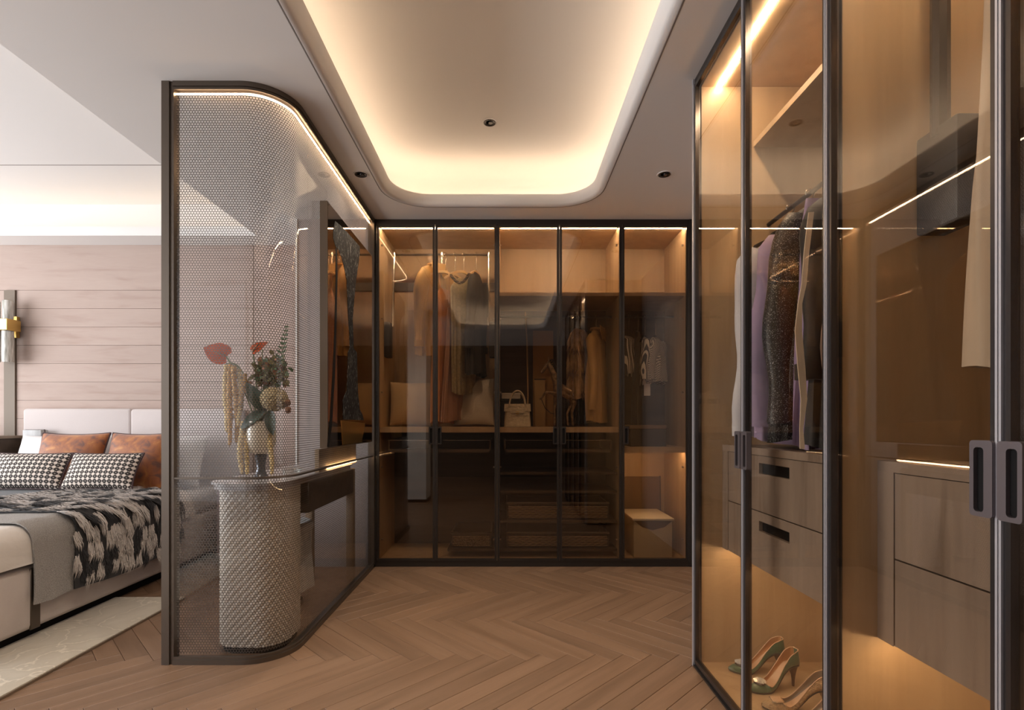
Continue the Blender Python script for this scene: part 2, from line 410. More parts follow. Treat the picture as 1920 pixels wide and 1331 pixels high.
# ================================================================ WARDROBES
def handle_plate(T, u0, u1, z0, z1, v0, v1, flip):
    o = rrect(u0, u1, z0, z1, .006, 3)
    a, b = (u0+.008, u0+.027) if not flip else (u1-.027, u1-.008)
    h = rrect(a, b, z0+.008, z1-.012, .006, 3)[::-1]
    return MB().poly(o, lambda u, z, d: T(u, d, z), v0, v1, [h]), (a, b, z0+.008, z1-.012)
def door(parent, T, u0, u1, z0, z1, hinge, glass, back=False):
    """a framed glass door; hinge 0 = hinged at u0, 1 = hinged at u1; T(u, v, z) maps to the room, v grows inwards"""
    sw, th = .017, .022
    def bar(a, b, c, d, v0=0, v1=th):
        V = [T(u, v, z) for z in (c, d) for v in (v0, v1) for u in (a, b)]
        return V, [(0, 2, 3, 1), (4, 5, 7, 6), (0, 1, 5, 4), (2, 6, 7, 3), (0, 4, 6, 2), (1, 3, 7, 5)]
    m = MB()
    for a, b, c, d in ((u0, u0+sw, z0, z1), (u1-sw, u1, z0, z1), (u0+sw, u1-sw, z0, z0+sw), (u0+sw, u1-sw, z1-sw, z1)): m.add(*bar(a, b, c, d))
    # a raised fine edge on each stile, its paler metal standing in for highlights
    d = m.build('door', 'dark_metal' if back else 'stile', parent)
    for a in (u0, u1-.0045): MB().add(*bar(a, a+.0045, z0, z1, -.004, 0)).build('edge_trim', 'stile' if back else 'highlight_metal', d)
    MB().add(*bar(u0+sw-.003, u1-sw+.003, z0+sw-.003, z1-sw+.003, .008, .013)).build('pane', glass, d)
    # handle plate with its long finger slot beside the meeting stile
    hu0, hu1 = ((u1-.046, u1-.003) if hinge == 0 else (u0+.003, u0+.046))
    m, slot = handle_plate(T, hu0, hu1, .917, 1.049, -.010, .007, hinge == 1)
    h = m.build('handle', 'dark_metal' if back else 'plum_metal', d, label='metal pull plate with a long dark slot')
    a, b, c, e = slot
    MB().add(*bar(a, b, c, e, -.003, .005)).build('slot', 'black', h)
    # cup hinges on the hinged edge
    hu = u0 if hinge == 0 else u1; sg = 1 if hinge == 0 else -1
    for z in () if not back else (2.43, 1.87, 1.31, .74, .19):
        m = MB().add(*bar(min(hu, hu+sg*.014), max(hu, hu+sg*.014), z-.012, z+.012, th, th+.03))
        m.add(*bar(min(hu+sg*.005, hu+sg*.012), max(hu+sg*.005, hu+sg*.012), z-.022, z+.022, th+.03, th+.05))
        m.add(*bar(min(hu+sg*.003, hu+sg*.03), max(hu+sg*.003, hu+sg*.03), z-.006, z+.006, th+.045, th+.062))
        m.build('hinge', 'nickel', d)
    return d
# ---- back row: front at Y = 3.87
BY = 3.87
def TB(u, v, z): return (u, BY + v, z)
EDG = [-.975, -.535, -.072, .395, .863, 1.365]
ZB0, ZB1 = .043, 2.562
def back_unit(label, x0, x1, doors, shelves, dividers=(), frame_l=False, frame_r=False, back='oak_back'):
    t = root('wardrobe', label, 'wardrobe', ((x0+x1)/2, BY+.28, 0), 'smoked glass wardrobes along the far wall')
    p = .018; y0, y1 = BY+.024, YF-.02
    bx('side_panel', x0, x0+p, y0, y1, .02, 2.585, 'oak', t); bx('side_panel', x1-p, x1, y0, y1, .02, 2.585, 'oak', t)
    bx('back_panel', x0, x1, y1, y1+.015, .02, 2.585, back, t)
    bx('bottom_panel', x0+p, x1-p, y0, y1, .02, .05, 'oak', t); bx('top_panel', x0+p, x1-p, y0, y1, 2.56, 2.585, 'oak', t)
    for a, b, z, th in shelves: bx('shelf', a+p, b-p, y0+.01, y1, z-th, z, 'oak', t)
    bx('top_rail', x0, x1, BY+.004, BY+.023, 2.562, CEIL, 'dark_metal', t); bx('kick_rail', x0, x1, BY+.004, BY+.023, 0, .042, 'dark_metal', t)
    if frame_l: bx('frame_stile', x0-.009, x0, BY, BY+.024, 0, CEIL, 'dark_metal', t)
    if frame_r: bx('frame_stile', x1, x1+.022, BY, BY+.024, 0, CEIL, 'dark_metal', t)
    for a, b, h in doors: door(t, TB, a+.0015, b-.0015, ZB0, ZB1-.002, h, 'glass_smoke', True)
    bx('led_strip', x0+p+.01, x1-p-.01, BY+.055, BY+.067, 2.553, 2.559, 'led_back', t)
    return t
U1 = back_unit('two-door smoked glass wardrobe with the pull-down rail, next to the honeycomb screen', -.975, -.072,
               [(EDG[0], EDG[1], 0), (EDG[1], EDG[2], 1)], [(-.975, -.072, 1.045, .04)], frame_l=True)
U2 = back_unit('middle two-door smoked glass wardrobe with handbag, horse figure and wicker drawers', -.072, .863,
               [(EDG[2], EDG[3], 0), (EDG[3], EDG[4], 1)], [(-.072, .863, 2.06, .025), (-.072, .863, 1.045, .04)])
U3 = back_unit('single-door smoked glass wardrobe with the lit storage box at its foot', .863, 1.365,
               [(EDG[4], EDG[5], 1)], [(.863, 1.365, 2.06, .025), (.863, 1.365, .893, .025)], frame_r=True)
bx('shelf_lip', .881, 1.347, BY+.034, BY+.05, .852, .868, 'oak', U3)
bx('led_strip', .90, 1.33, BY+.055, BY+.067, .860, .867, 'led_under', U3)
bx('lower_shade_panel', -.957, -.09, YF-.026, YF-.0205, .05, 1.0, 'dark_oak', U1); bx('lower_shade_panel', -.054, .845, YF-.026, YF-.0205, .05, 1.0, 'dark_oak', U2)  # dark sheets added over the oak backs to shade the lower bays
bx('middle_shade_panel', -.054, .845, YF-.026, YF-.0205, 1.05, 2.03, 'dark_oak', U2); bx('middle_shade_panel', .881, 1.347, YF-.026, YF-.0205, .895, 2.03, 'dark_oak', U3)  # the middle bays' shade, also put in as dark sheets
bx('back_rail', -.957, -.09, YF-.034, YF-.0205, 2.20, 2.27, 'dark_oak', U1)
for u, a, b, z in ((U2, -.054, .845, 1.93), (U3, .881, 1.347, 1.93)):
    MB().tube([(a, 4.17, z), (b, 4.17, z)], .0095, 10).build('hanging_rail', 'dark_metal', u, True)
# ---- right-hand row: glass at X = .83
RX = .83
def TR(u, v, z): return (RX + v, u, z)
YA0, YA1 = 1.342, 2.293
YB0 = .40
def side_unit(label, y0, y1, end=False):
    t = root('wardrobe', label, 'wardrobe', (RX+.3, (y0+y1)/2, 0), 'clear glass wardrobes along the side wall')
    p = .018; x0, x1 = RX+.026, XR-.02
    bx('end_panel', x0, x1, y1-p, y1, .012, 2.585, 'oak', t); bx('end_panel', x0, x1, y0, y0+p, .012, 2.585, 'oak', t)
    bx('back_panel', x1, x1+.015, y0, y1, .012, 2.585, 'oak_back', t)
    bx('bottom_panel', x0, x1, y0+p, y1-p, .008, .026, 'oak', t); bx('top_panel', x0, x1, y0+p, y1-p, 2.555, 2.585, 'oak', t)
    bx('top_rail', RX+.004, RX+.025, y0, y1, 2.575, CEIL, 'dark_metal', t)
    bx('kick_rail', RX-.004, RX+.026, y0, y1, 0, .0075, 'dark_metal', t); bx('bottom_rail', RX+.004, RX+.025, y0, y1, .0075, .018, 'stile', t)
    if end: bx('corner_post', RX-.004, RX+.022, y1, y1+.012, 0, CEIL, 'highlight_metal', t)
    ym = (y0+y1)/2 + (-.001)
    door(t, TR, y0+.0015, ym-.001, .019, 2.574, 0, 'glass_wardrobe'); door(t, TR, ym+.001, y1-.0015, .019, 2.574, 1, 'glass_wardrobe')
    # dark post where two units meet
    bx('post', RX+.0235, RX+.0255, y0, y0+.024, .018, 2.575, 'dark_metal', t)
    bx('post', RX+.0235, RX+.0255, y1-.024, y1, .018, 2.575, 'dark_metal', t)
    # top light
    bx('led_strip', RX+.095, RX+.111, y0+.05, y1-.02, 2.548, 2.5549, 'led_side', t)
    # recessed shelf
    if end: bx('shelf', 1.085, x1, y0+p, y1-p, 2.29, 2.315, 'oak', t)
    # drawer block
    zt, zb, fx = .983, .53, .949
    bx('drawer_case', fx, x1, y0+p, y1-p, zt-.026, zt, 'oak_grey', t)
    bx('drawer_case', fx, x1, y1-p-.055, y1-p, zb, zt-.026, 'oak_grey', t); bx('drawer_case', fx, x1, y0+p, y0+p+.055, zb, zt-.026, 'oak_grey', t)
    bx('drawer_case', fx+.02, x1, y0+p+.055, y1-p-.055, zb, zb+.018, 'oak_grey', t)
    return t, fx, x1
def drawer(t, fx, x1, y0, y1, z0, z1, pull=None):
    g = .002
    if pull:
        a, b, c, e = pull
        d = MB().poly([(y0+g, z0+g), (y1-g, z0+g), (y1-g, z1-g), (y0+g, z1-g)], lambda u, z, d: (d, u, z), fx+.002, fx+.02, [[(a, c), (a, e), (b, e), (b, c)]]).build('drawer', 'oak_grey', t)
        bx('finger_pull', fx+.016, fx+.03, a-.002, b+.002, c-.002, e+.002, 'black', d, label='black recessed finger pull')
    else:
        d = bx('drawer', fx+.002, fx+.02, y0+g, y1-g, z0+g, z1-g, 'oak_grey', t)
    bx('drawer_box', fx+.034, x1-.05, y0+.02, y1-.02, z0+.02, z1-.03, 'oak', d)
WA, fx, x1 = side_unit('two-door clear glass wardrobe with hanging shirts above green satin shoes', YA0, YA1, True)
ya, yb = YA0+.018+.055, YA1-.018-.055
drawer(WA, fx, x1, ya, yb, .745, .957, (1.74, 1.95, .888, .928)); drawer(WA, fx, x1, ya, yb, .53, .745, (1.74, 1.95, .672, .710))
WB, fx, x1 = side_unit('two-door clear glass wardrobe with the long cream garment, cut by the picture edge', YB0, YA0)
ya, yb = YB0+.018+.055, YA0-.018-.055
ymid = .80
drawer(WB, fx, x1, ymid, yb, .745, .957); drawer(WB, fx, x1, ymid, yb, .53, .745)
drawer(WB, fx, x1, ya, ymid, .745, .957); drawer(WB, fx, x1, ya, ymid, .53, .745, (.55, .72, .68, .72))
bx('led_strip', fx+.03, fx+.04, YA0+.05, YA1-.05, .5235, .5295, 'led_under', WA); bx('led_strip', fx+.03, fx+.04, YB0+.05, YA0-.05, .5235, .5295, 'led_under', WB)
MB().tube([(1.152, YA0+.018, 1.95), (1.152, YA1-.018, 1.95)], .0095, 10).build('hanging_rail', 'dark_metal', WA, True)
# ================================================================ BEDROOM
plain('upholstery', (.50, .435, .40), .85, bump=.15, bscale=120, var=.06, vscale=8, sheen=.3)
plain('head_fabric', (.54, .475, .455), .85, bump=.1, bscale=140, sheen=.3)
plain('linen', (.66, .61, .565), .85, bump=.15, bscale=30); plain('white_fabric', (.66, .64, .63), .85, bump=.12, bscale=40)
plain('knit', (.40, .375, .35), .9, bump=.9, bscale=260, var=.35, vscale=300)
plain('fur_light', (.60, .545, .50), .8, sheen=.4, var=.12, vscale=30); plain('fur_black', (.014, .013, .014), .7, sheen=.2)
ramp_mat('rust_velvet', [(.12, .045, .03), (.27, .08, .022), (.36, .115, .025), (.52, .23, .05)], [.34, .46, .58, .74], (13, 13, 13), .6, 7, .8, sheen=.3)
plain('dark_piping', (.06, .03, .03), .7)
def cane_mat(name):
    m, n, l = nt(name); b = n['Principled BSDF']; setp(b, Roughness=.8)
    tc = n.new('ShaderNodeTexCoord'); sp = n.new('ShaderNodeSeparateXYZ'); l.new(tc.outputs['Object'], sp.inputs[0])
    def mth(op, a, b_=None):
        x = n.new('ShaderNodeMath'); x.operation = op
        for i, v in enumerate((a, b_)):
            if v is None: continue
            if isinstance(v, (int, float)): x.inputs[i].default_value = v
            else: l.new(v, x.inputs[i])
        return x.outputs[0]
    f = 2*PI/.033; g = 2*PI/.030
    cx = mth('COSINE', mth('MULTIPLY', sp.outputs['X'], f)); cz = mth('COSINE', mth('MULTIPLY', sp.outputs['Z'], g))
    dots = mth('GREATER_THAN', mth('ADD', cx, cz), .45)
    d1 = mth('GREATER_THAN', mth('ADD', mth('COSINE', mth('MULTIPLY', sp.outputs['X'], 2*f)), mth('COSINE', mth('MULTIPLY', sp.outputs['Z'], 2*g))), 1.55)
    fac = mth('MAXIMUM', dots, d1)
    mx = n.new('ShaderNodeMix'); mx.data_type = 'RGBA'; l.new(fac, mx.inputs[0])
    mx.inputs[6].default_value = (.035, .026, .022, 1); mx.inputs[7].default_value = (.72, .62, .54, 1)
    l.new(mx.outputs[2], b.inputs['Base Color']); MATS[name] = m
cane_mat('cane')
bed = root('bed', 'upholstered double bed with pale padded headboard and dark plinth', 'bed', (-3.2, 3.25, 0))
bx('plinth', -4.06, -2.40, 2.2, 4.3, 0, .058, 'black', bed)
bx('base', -4.11, -2.345, 2.15, 4.36, .056, .37, 'upholstery', bed, .028, 3)
bx('side_strap', -2.352, -2.341, 2.545, 2.60, .057, .36, 'bronze', bed, .003, 1, 'bronze metal strap on the bed side')
bx('mattress', -4.09, -2.375, 2.18, 4.35, .372, .55, 'white_fabric', bed, .05, 4)
bx('headboard_panel', -4.08, -3.165, 4.355, 4.43, .3, 1.197, 'head_fabric', bed, .025, 4)
bx('headboard_panel', -3.155, -2.24, 4.33, 4.43, .3, 1.193, 'head_fabric', bed, .025, 4)
def drape_profile(xl, xe, zt, zb, r=.07, n1=26, n2=7, n3=12):
    p = [(xl + (xe-r-xl)*i/n1, zt) for i in range(n1)]
    p += [(xe-r + r*math.sin(PI/2*i/n2), zt-r + r*math.cos(PI/2*i/n2)) for i in range(n2)]
    p += [(xe, zt-r + (zb-zt+r)*i/n3) for i in range(n3+1)]
    return p
def drape(name, label, cat, m, y0, y1, xl, xe, zt, zb, th, wob=.006, hem=.012, seed=1, r=.07, ny=40):
    pr = drape_profile(xl, xe, zt, zb, r); rr = random.Random(seed); ph = [rr.uniform(0, 6) for _ in range(6)]
    L0 = []; L1 = []
    for j in range(ny+1):
        v = j/ny; y = y0 + (y1-y0)*v; a = []; b = []
        for i, (x, z) in enumerate(pr):
            t = i/(len(pr)-1); low = max(0, (t-.62)/.38)
            w_ = wob*(math.sin(9*v+ph[0]+4*t)+.6*math.sin(17*v+ph[1]-7*t)+.5*math.sin(23*t+ph[2]+3*v))
            out = abs(w_)*low*1.6 + low*.004
            zz = z + (w_ if low == 0 else 0) - (hem*math.sin(7*v+ph[3])*low if i == len(pr)-1 else 0)
            k = max(0, min(1, (zt-z)/r))
            yy = y + .008*math.sin(11*t+ph[4])
            a.append((x+out, yy, zz)); b.append((x+out-th*k, yy, zz-th*(1-k)))
        L0.append(a); L1.append(b)
    L = [a + b[::-1] for a, b in zip(L0, L1)]
    o = MB().loops(L, cap0=True, cap1=True).build(name, m, None, True, ang=60)
    return tag(o, label, cat), L0
drape('duvet', 'white duvet spread over the bed with its edge tucked down', 'duvet', 'linen', 2.16, 3.85, -4.08, -2.332, .577, .385, .012, .0022, .004, 3, .09)
drape('knit_throw', 'narrow grey woven throw hanging down the bed side beside the fur', 'throw', 'knit', 2.53, 2.80, -4.08, -2.316, .595, .185, .007, .0015, .004, 5, .10)
o, G = drape('fur_throw', 'black and ivory fur throw draped across the bed and down its side', 'throw', 'fur_black', 2.76, 3.66, -4.07, -2.302, .612, .185, .008, .0025, .010, 9, .11, ny=24)
# tufts of the fur, lying down the slope of the throw
m = MB(); rr = random.Random(11); npf = len(G[0]); yA, yB = 2.765, 3.655
S = [0]
for i in range(1, npf): S.append(S[-1] + (Vector((G[0][i][0], 0, G[0][i][2])) - Vector((G[0][i-1][0], 0, G[0][i-1][2]))).length)
def fur_at(s, y):
    v = min(max((y-yA)/(yB-yA), 0), .999)*(len(G)-1); j = int(v)
    i = max(k for k in range(npf-1) if S[k] <= s) if s > 0 else 0
    t_ = (s-S[i])/(S[i+1]-S[i]); a = Vector(G[j][i]).lerp(Vector(G[j][i+1]), t_); b = Vector(G[j+1][i]).lerp(Vector(G[j+1][i+1]), t_)
    d = Vector((G[j][i+1][0]-G[j][i][0], 0, G[j][i+1][2]-G[j][i][2])).normalized()
    q = a.lerp(b, v-j); q.y = y; return q, d, Vector((-d.z, 0, d.x))
ds, dy = .078, .062; row = 0; s_ = .9
while s_ < S[-1]-.02:
    y = yA + (dy/2 if row % 2 else 0)
    while y < yB:
        q, dn, nor = fur_at(min(S[-1]-.03, s_ + rr.uniform(-.03, .03)), y + rr.uniform(-.012, .012)); ac = Vector((0, 1, 0))
        dark = rr.random() < .30; m.mi = 1 if dark else 0; tw = rr.uniform(-.28, .28); tl = rr.uniform(.085, .125); wide = rr.uniform(.020, .030)
        for k in range(46):
            side = rr.uniform(-1, 1); r0 = q + ac*side*wide*.8 + dn*rr.uniform(-.02, .03) + nor*.001
            ln = tl*rr.uniform(.65, 1.05)*(1-.25*abs(side)); lift = rr.uniform(.06, .30)
            d = (dn + nor*lift + ac*(tw + side*.16)).normalized(); d2 = (dn - nor*.22 + ac*(tw*1.3 - side*.10)).normalized(); wv = ac*rr.uniform(.0016, .0032)
            p1 = r0 + d*ln*.55; p2 = p1 + d2*ln*.45
            m.add([r0-wv, r0+wv, p1+wv, p1-wv, p2], [(0, 1, 2, 3), (3, 2, 4)])
        y += dy
    s_ += ds; row += 1
m.build('fur_tufts', ['fur_light', 'fur_black'], o, fix=False)['kind'] = 'stuff'
def cushion(name, label, cat, m, wd, ht, th, loc, rot, group=None, piping=None, pinch=.07, n=22, p=2.6, wob=.0):
    t = root(name, label, cat, (0, 0, 0), group); rr = random.Random(hash(label) % 999)
    def pt(u, v, s):
        x = wd/2*u*(1-pinch*(1-v*v)); z = ht/2*v*(1-pinch*(1-u*u)) + ht/2
        y = s*th/2*max(0, (1-abs(u)**p)*(1-abs(v)**p))**.55
        y += wob*math.sin(5*u+3*v+s)*(1-u*u)*(1-v*v)
        return (x, y, z)
    g = [-math.cos(PI*i/n) for i in range(n+1)]
    mb = MB()
    for s in (-1, 1):
        mb.loops([[pt(u, v, s) for u in g] for v in g], closed=False)
    mb.build('cover', m, t, True, ang=80)
    if piping:
        ring = [pt(u, -1, 1) for u in g] + [pt(1, v, 1) for v in g[1:]] + [pt(u, 1, 1) for u in g[::-1][1:]] + [pt(-1, v, 1) for v in g[::-1][1:-1]]
        MB().tube(ring, .006, 6, True).build('piping', piping, t, True)
    return place(t, loc, rot)
cushion('pillow', 'white sleeping pillow propped behind the rust cushions, nearer the wall lamp', 'pillow', 'white_fabric', .74, .42, .18, (-3.55, 4.05, .58), (-.35, 0, 0), 'white pillows', pinch=.05)
cushion('pillow', 'white sleeping pillow behind the rust cushion beside the glass screen', 'pillow', 'white_fabric', .74, .42, .18, (-2.78, 4.05, .58), (-.35, 0, 0), 'white pillows', pinch=.05)
cushion('velvet_cushion', 'rust velvet cushion behind the cane-print cushion nearer the wall lamp', 'cushion', 'rust_velvet', .50, .44, .17, (-3.26, 3.80, .58), (-.30, 0, .03), 'rust velvet cushions', 'dark_piping')
cushion('velvet_cushion', 'rust velvet cushion standing closest to the glass screen', 'cushion', 'rust_velvet', .48, .44, .17, (-2.76, 3.79, .58), (-.30, 0, -.06), 'rust velvet cushions', 'dark_piping')
cushion('lumbar_cushion', 'small cane-print lumbar cushion lying nearer the wall lamp', 'cushion', 'cane', .52, .27, .14, (-3.34, 3.56, .618), (-.45, 0, .02), 'cane-print lumbar cushions', 'dark_piping', .06)
cushion('lumbar_cushion', 'small cane-print lumbar cushion leaning on the rust cushion by the screen', 'cushion', 'cane', .51, .27, .14, (-2.83, 3.56, .618), (-.45, 0, -.03), 'cane-print lumbar cushions', 'dark_piping', .06)
ramp_mat('grey_satin', [(.27, .26, .255), (.40, .39, .38), (.46, .45, .44)], [.3, .5, .7], (14, 3, 3), .35)
t = root('square_cushion', 'small flat grey satin square propped against the headboard', 'cushion', (-3.90, 4.24, .87))
bx('cover', -3.985, -3.83, 4.255, 4.325, .845, 1.02, 'grey_satin', t, .008, 2); bx('seam', -3.987, -3.828, 4.287, 4.293, .843, 1.022, 'dark_piping', t)
# bedside cabinet, partly in the picture
t = root('bedside_cabinet', 'tall brown bedside cabinet with bronze top at the picture edge', 'cabinet', (-4.4, 4.15, 0))
bx('top', -4.75, -4.13, 3.95, 4.415, .945, .97, 'bronze_light', t, .003, 1); bx('body', -4.74, -4.14, 3.97, 4.41, 0, .945, 'dark_oak', t)
d = bx('door', -4.245, -4.165, 3.955, 3.97, .60, .90, 'oak_grey', t); bx('inlay', -4.235, -4.175, 3.95, 3.955, .62, .75, 'linen', d); bx('inlay', -4.235, -4.175, 3.95, 3.955, .76, .88, 'linen', d)
# wall lamp
ramp_mat('seeded_glass', [(.30, .29, .25), (.52, .5, .45), (.85, .84, .80)], [.35, .5, .75], (60, 60, 8), .15, 4)
t = root('wall_sconce', 'wall lamp of seeded glass tubes with a brass block at its waist', 'wall lamp', (-4.22, 4.36, 1.57))
bx('wall_plate', -4.27, -4.16, 4.395, YF-.021, 1.80, 1.98, 'gold', t); bx('clamp_block', -4.33, -4.125, 4.27, 4.395, 1.845, 1.94, 'gold', t, .003, 1)
for x in (-4.285, -4.175):
    MB().lathe([(.036, 1.585), (.040, 1.60), (.039, 1.72), (.040, 1.844)], 14, (x, 4.33, 0)).build('glass_tube', 'seeded_glass', t, True)
    MB().lathe([(.036, 1.941), (.036, 2.0), (.037, 2.09), (.032, 2.10)], 14, (x, 4.33, 0)).build('glass_tube', 'seeded_glass', t, True)
# rug
def rug_mat():
    m, n, l = nt('rug'); b = n['Principled BSDF']; setp(b, Roughness=.85, Sheen_Weight=.3)
    tc = n.new('ShaderNodeTexCoord'); nz = n.new('ShaderNodeTexNoise'); nz.inputs['Scale'].default_value = 3; nz.inputs['Detail'].default_value = 5
    l.new(tc.outputs['Object'], nz.inputs['Vector'])
    mx = n.new('ShaderNodeMix'); mx.data_type = 'VECTOR'; mx.inputs[0].default_value = .4
    l.new(tc.outputs['Object'], mx.inputs[4]); l.new(nz.outputs['Color'], mx.inputs[5])
    v = n.new('ShaderNodeTexVoronoi'); v.feature = 'DISTANCE_TO_EDGE'; v.inputs['Scale'].default_value = 8; l.new(mx.outputs[1], v.inputs['Vector'])
    r = n.new('ShaderNodeValToRGB'); e = r.color_ramp.elements
    e[0].position = 0; e[0].color = (.63, .56, .45, 1); e[1].position = .04; e[1].color = (.44, .385, .30, 1); q = e.new(.4); q.color = (.50, .44, .35, 1)
    l.new(v.outputs['Distance'], r.inputs['Fac']); l.new(r.outputs['Color'], b.inputs['Base Color'])
    bp = n.new('ShaderNodeBump'); bp.inputs['Strength'].default_value = .4; bp.inputs['Distance'].default_value = .01; bp.invert = True
    l.new(v.outputs['Distance'], bp.inputs['Height']); l.new(bp.outputs['Normal'], b.inputs['Normal']); MATS['rug'] = m
rug_mat()
t = root('rug', 'cream rug with pale vein pattern on the floor along the bed', 'rug', (-2.18, 1.8, 0))
bx('pile', -2.394, -1.972, .4, 3.165, .001, .014, 'rug', t, .004, 2); MB().box(-1.972, -1.966, .4, 3.165, .001, .010).build('bound_edge', 'bronze_light', t)
# night table on the screen side, half hidden behind the mesh
plain('mauve', (.33, .26, .27), .8)
t = root('night_table', 'low mauve night table seen through the mesh beside the bed', 'table', (-1.98, 4.15, 0))
bx('body', -2.20, -1.78, 3.92, 4.42, .05, .62, 'mauve', t, .01, 2); bx('top', -2.21, -1.77, 3.91, 4.425, .62, .645, 'plum_metal', t, .004, 1)
bx('foot', -2.15, -1.83, 3.97, 4.37, 0, .05, 'black', t)
# ================================================================ VANITY
plain('quilt', (.62, .55, .47), .55, sheen=.15); plain('marble_top', (.58, .55, .55), .15, var=.08, vscale=9)
ramp_mat('leg_wood', [(.30, .20, .12), (.36, .25, .16), (.40, .29, .19)], [.3, .55, .8], (14, 14, 1), .5)
van = root('vanity_table', 'vanity table with quilted oval pedestal and dark drawer box behind the screen', 'table', (-1.21, 2.95, 0))
TZ = .80
MB().poly(rrect(-1.415, -1.042, 2.365, 3.62, .15, 8), lambda u, v, d: (u, v, d), TZ-.010, TZ).poly(rrect(-1.403, -1.054, 2.377, 3.61, .14, 8), lambda u, v, d: (u, v, d), TZ-.034, TZ-.010).build('tabletop', 'marble_top', van, True)
L = []
pl = rrect(-1.385, -1.05, 2.405, 2.735, .12, 10)
# resample the plan evenly, then quilt it
per = [0]
for i in range(len(pl)): per.append(per[-1] + (Vector(pl[(i+1) % len(pl)]) - Vector(pl[i])).length)
NQ = 220; ring = []
for k in range(NQ):
    s = per[-1]*k/NQ; i = max(j for j in range(len(pl)) if per[j] <= s)
    a, b = Vector(pl[i]), Vector(pl[(i+1) % len(pl)]); q = a.lerp(b, (s-per[i])/max(1e-9, per[i+1]-per[i])); tg = (b-a)
    ring.append((q, s, Vector((tg.y, -tg.x)).normalized() if tg.length > 1e-9 else Vector((0, 0))))
for i in range(NQ):
    if ring[i][2].length == 0: ring[i] = (ring[i][0], ring[i][1], ring[i-1][2])
nd = round(per[-1]/.036)
for j in range(161):
    z = .032 + (TZ-.034-.032)*j/160; row = []
    for q, s, nr in ring:
        u = s/per[-1]*nd; v = z/.036
        h = abs(math.sin(PI*(u+v)/1))*abs(math.sin(PI*(u-v)/1))
        p = q + nr*(-.007 + .007*h**.5); row.append((p.x, p.y, z))
    L.append(row)
MB().loops(L, cap0=True, cap1=True).build('pedestal', 'quilt', van, True, ang=70, label='quilted cream pedestal')
MB().poly(rrect(-1.37, -1.065, 2.42, 2.72, .11, 8), lambda u, v, d: (u, v, d), 0, .032).build('plinth', 'black', van)
bx('drawer_box', -1.39, -1.048, 2.74, 3.54, .60, TZ-.036, 'dark_oak', van, .004, 1)
bx('leg', -1.10, -1.05, 3.54, 3.59, 0, TZ-.035, 'leg_wood', van, .006, 2); bx('leg', -1.38, -1.33, 3.54, 3.59, 0, TZ-.035, 'leg_wood', van, .006, 2)
bx('splash_panel', -1.075, -1.052, 2.90, 3.615, TZ, .93, 'oak', van)
bx('led_strip', -1.052, -1.046, 3.02, 3.61, TZ+.012, TZ+.022, 'led_under', van)
# artwork mirror standing on the vanity
m_, n_, l_ = nt('smoky_mirror'); setp(n_['Principled BSDF'], Base_Color=(.40, .31, .23, 1), Metallic=1, Roughness=.015); MATS['smoky_mirror'] = m_
ramp_mat('silver_stroke', [(.006, .006, .007), (.015, .014, .014), (.10, .10, .10), (.40, .39, .37)], [.42, .54, .66, .80], (40, 40, 22), .7, 7, 2.0, spec=.15)
art = root('art_mirror', 'tall smoky mirror panel with a black brush figure and gold plate', 'mirror', (-.985, 3.25, .94))
MX = -.962; MY0, MY1 = 2.78, 3.70
bx('panel', MX-.042, MX-.002, MY0, MY1, .942, 2.272, 'bronze_matt', art)
bx('mirror_face', MX-.002, MX, MY0+.004, MY1-.002, .946, 2.268, 'smoky_mirror', art)
def AP(px, py): y = -MX*FPX/(VX-px); return (y, CZ-(py-VY)*y/FPX)
def art_shape(name, pts, m, d, par):
    return MB().poly([AP(*p) for p in pts], lambda u, v, q: (q, u, v), MX, MX+d).build(name, m, par)
art_shape('brush_figure', [(628, 414), (624.8, 430), (624.6, 447), (629, 462), (635, 469), (640, 482), (643, 492), (650, 525), (652, 585), (655, 630), (655.7, 653), (652, 661), (651, 700), (650, 732), (642.6, 750), (642.6, 786),
    (682, 788), (679, 776), (674.5, 768), (671, 736), (669, 661), (663, 653), (661, 600), (664, 560), (667, 529), (672, 495), (674.5, 473), (674.5, 462), (660, 446), (645, 429)], 'silver_stroke', .0012, art)
art_shape('gold_plate', [(638.8, 788), (684, 793), (683, 803), (679, 822), (678.5, 829), (642.4, 834), (641, 815), (640.6, 806)], 'gold', .0016, art)
art_shape('ribbon', [(629, 465), (631.5, 466), (632.5, 520), (631, 600), (628, 700), (622, 800), (617, 837), (613, 837.5), (618, 790), (624, 690), (627.5, 600), (629.2, 520)], 'black', .0010, art)
# stool
plain('fluffy', (.66, .62, .58), .95, bump=.8, bscale=90, sheen=.5)
t = root('stool', 'pale pleated stool tucked under the vanity table', 'stool', (-1.33, 3.08, 0))
L = []
for i in range(13):
    z = .10 + .33*i/12; L.append([((.15+.008*math.sin(k*2*PI/8)*(1-i/12)+.02*(1-i/12))*math.cos(2*PI*k/64)-1.33, (.15+.008*math.sin(k*2*PI/8)*(1-i/12)+.02*(1-i/12))*math.sin(2*PI*k/64)+3.08, z) for k in range(64)])
MB().loops(L, cap0=True, cap1=True).build('skirt', 'fluffy', t, True)
MB().lathe([(.02, .43), (.15, .43), (.168, .445), (.168, .475), (.15, .492), (.05, .497)], 32, (-1.33, 3.08, 0)).build('seat', 'fluffy', t, True)
MB().lathe([(.10, 0), (.11, .004), (.11, .02), (.02, .03), (.02, .10)], 24, (-1.33, 3.08, 0)).build('base', 'black', t, True)
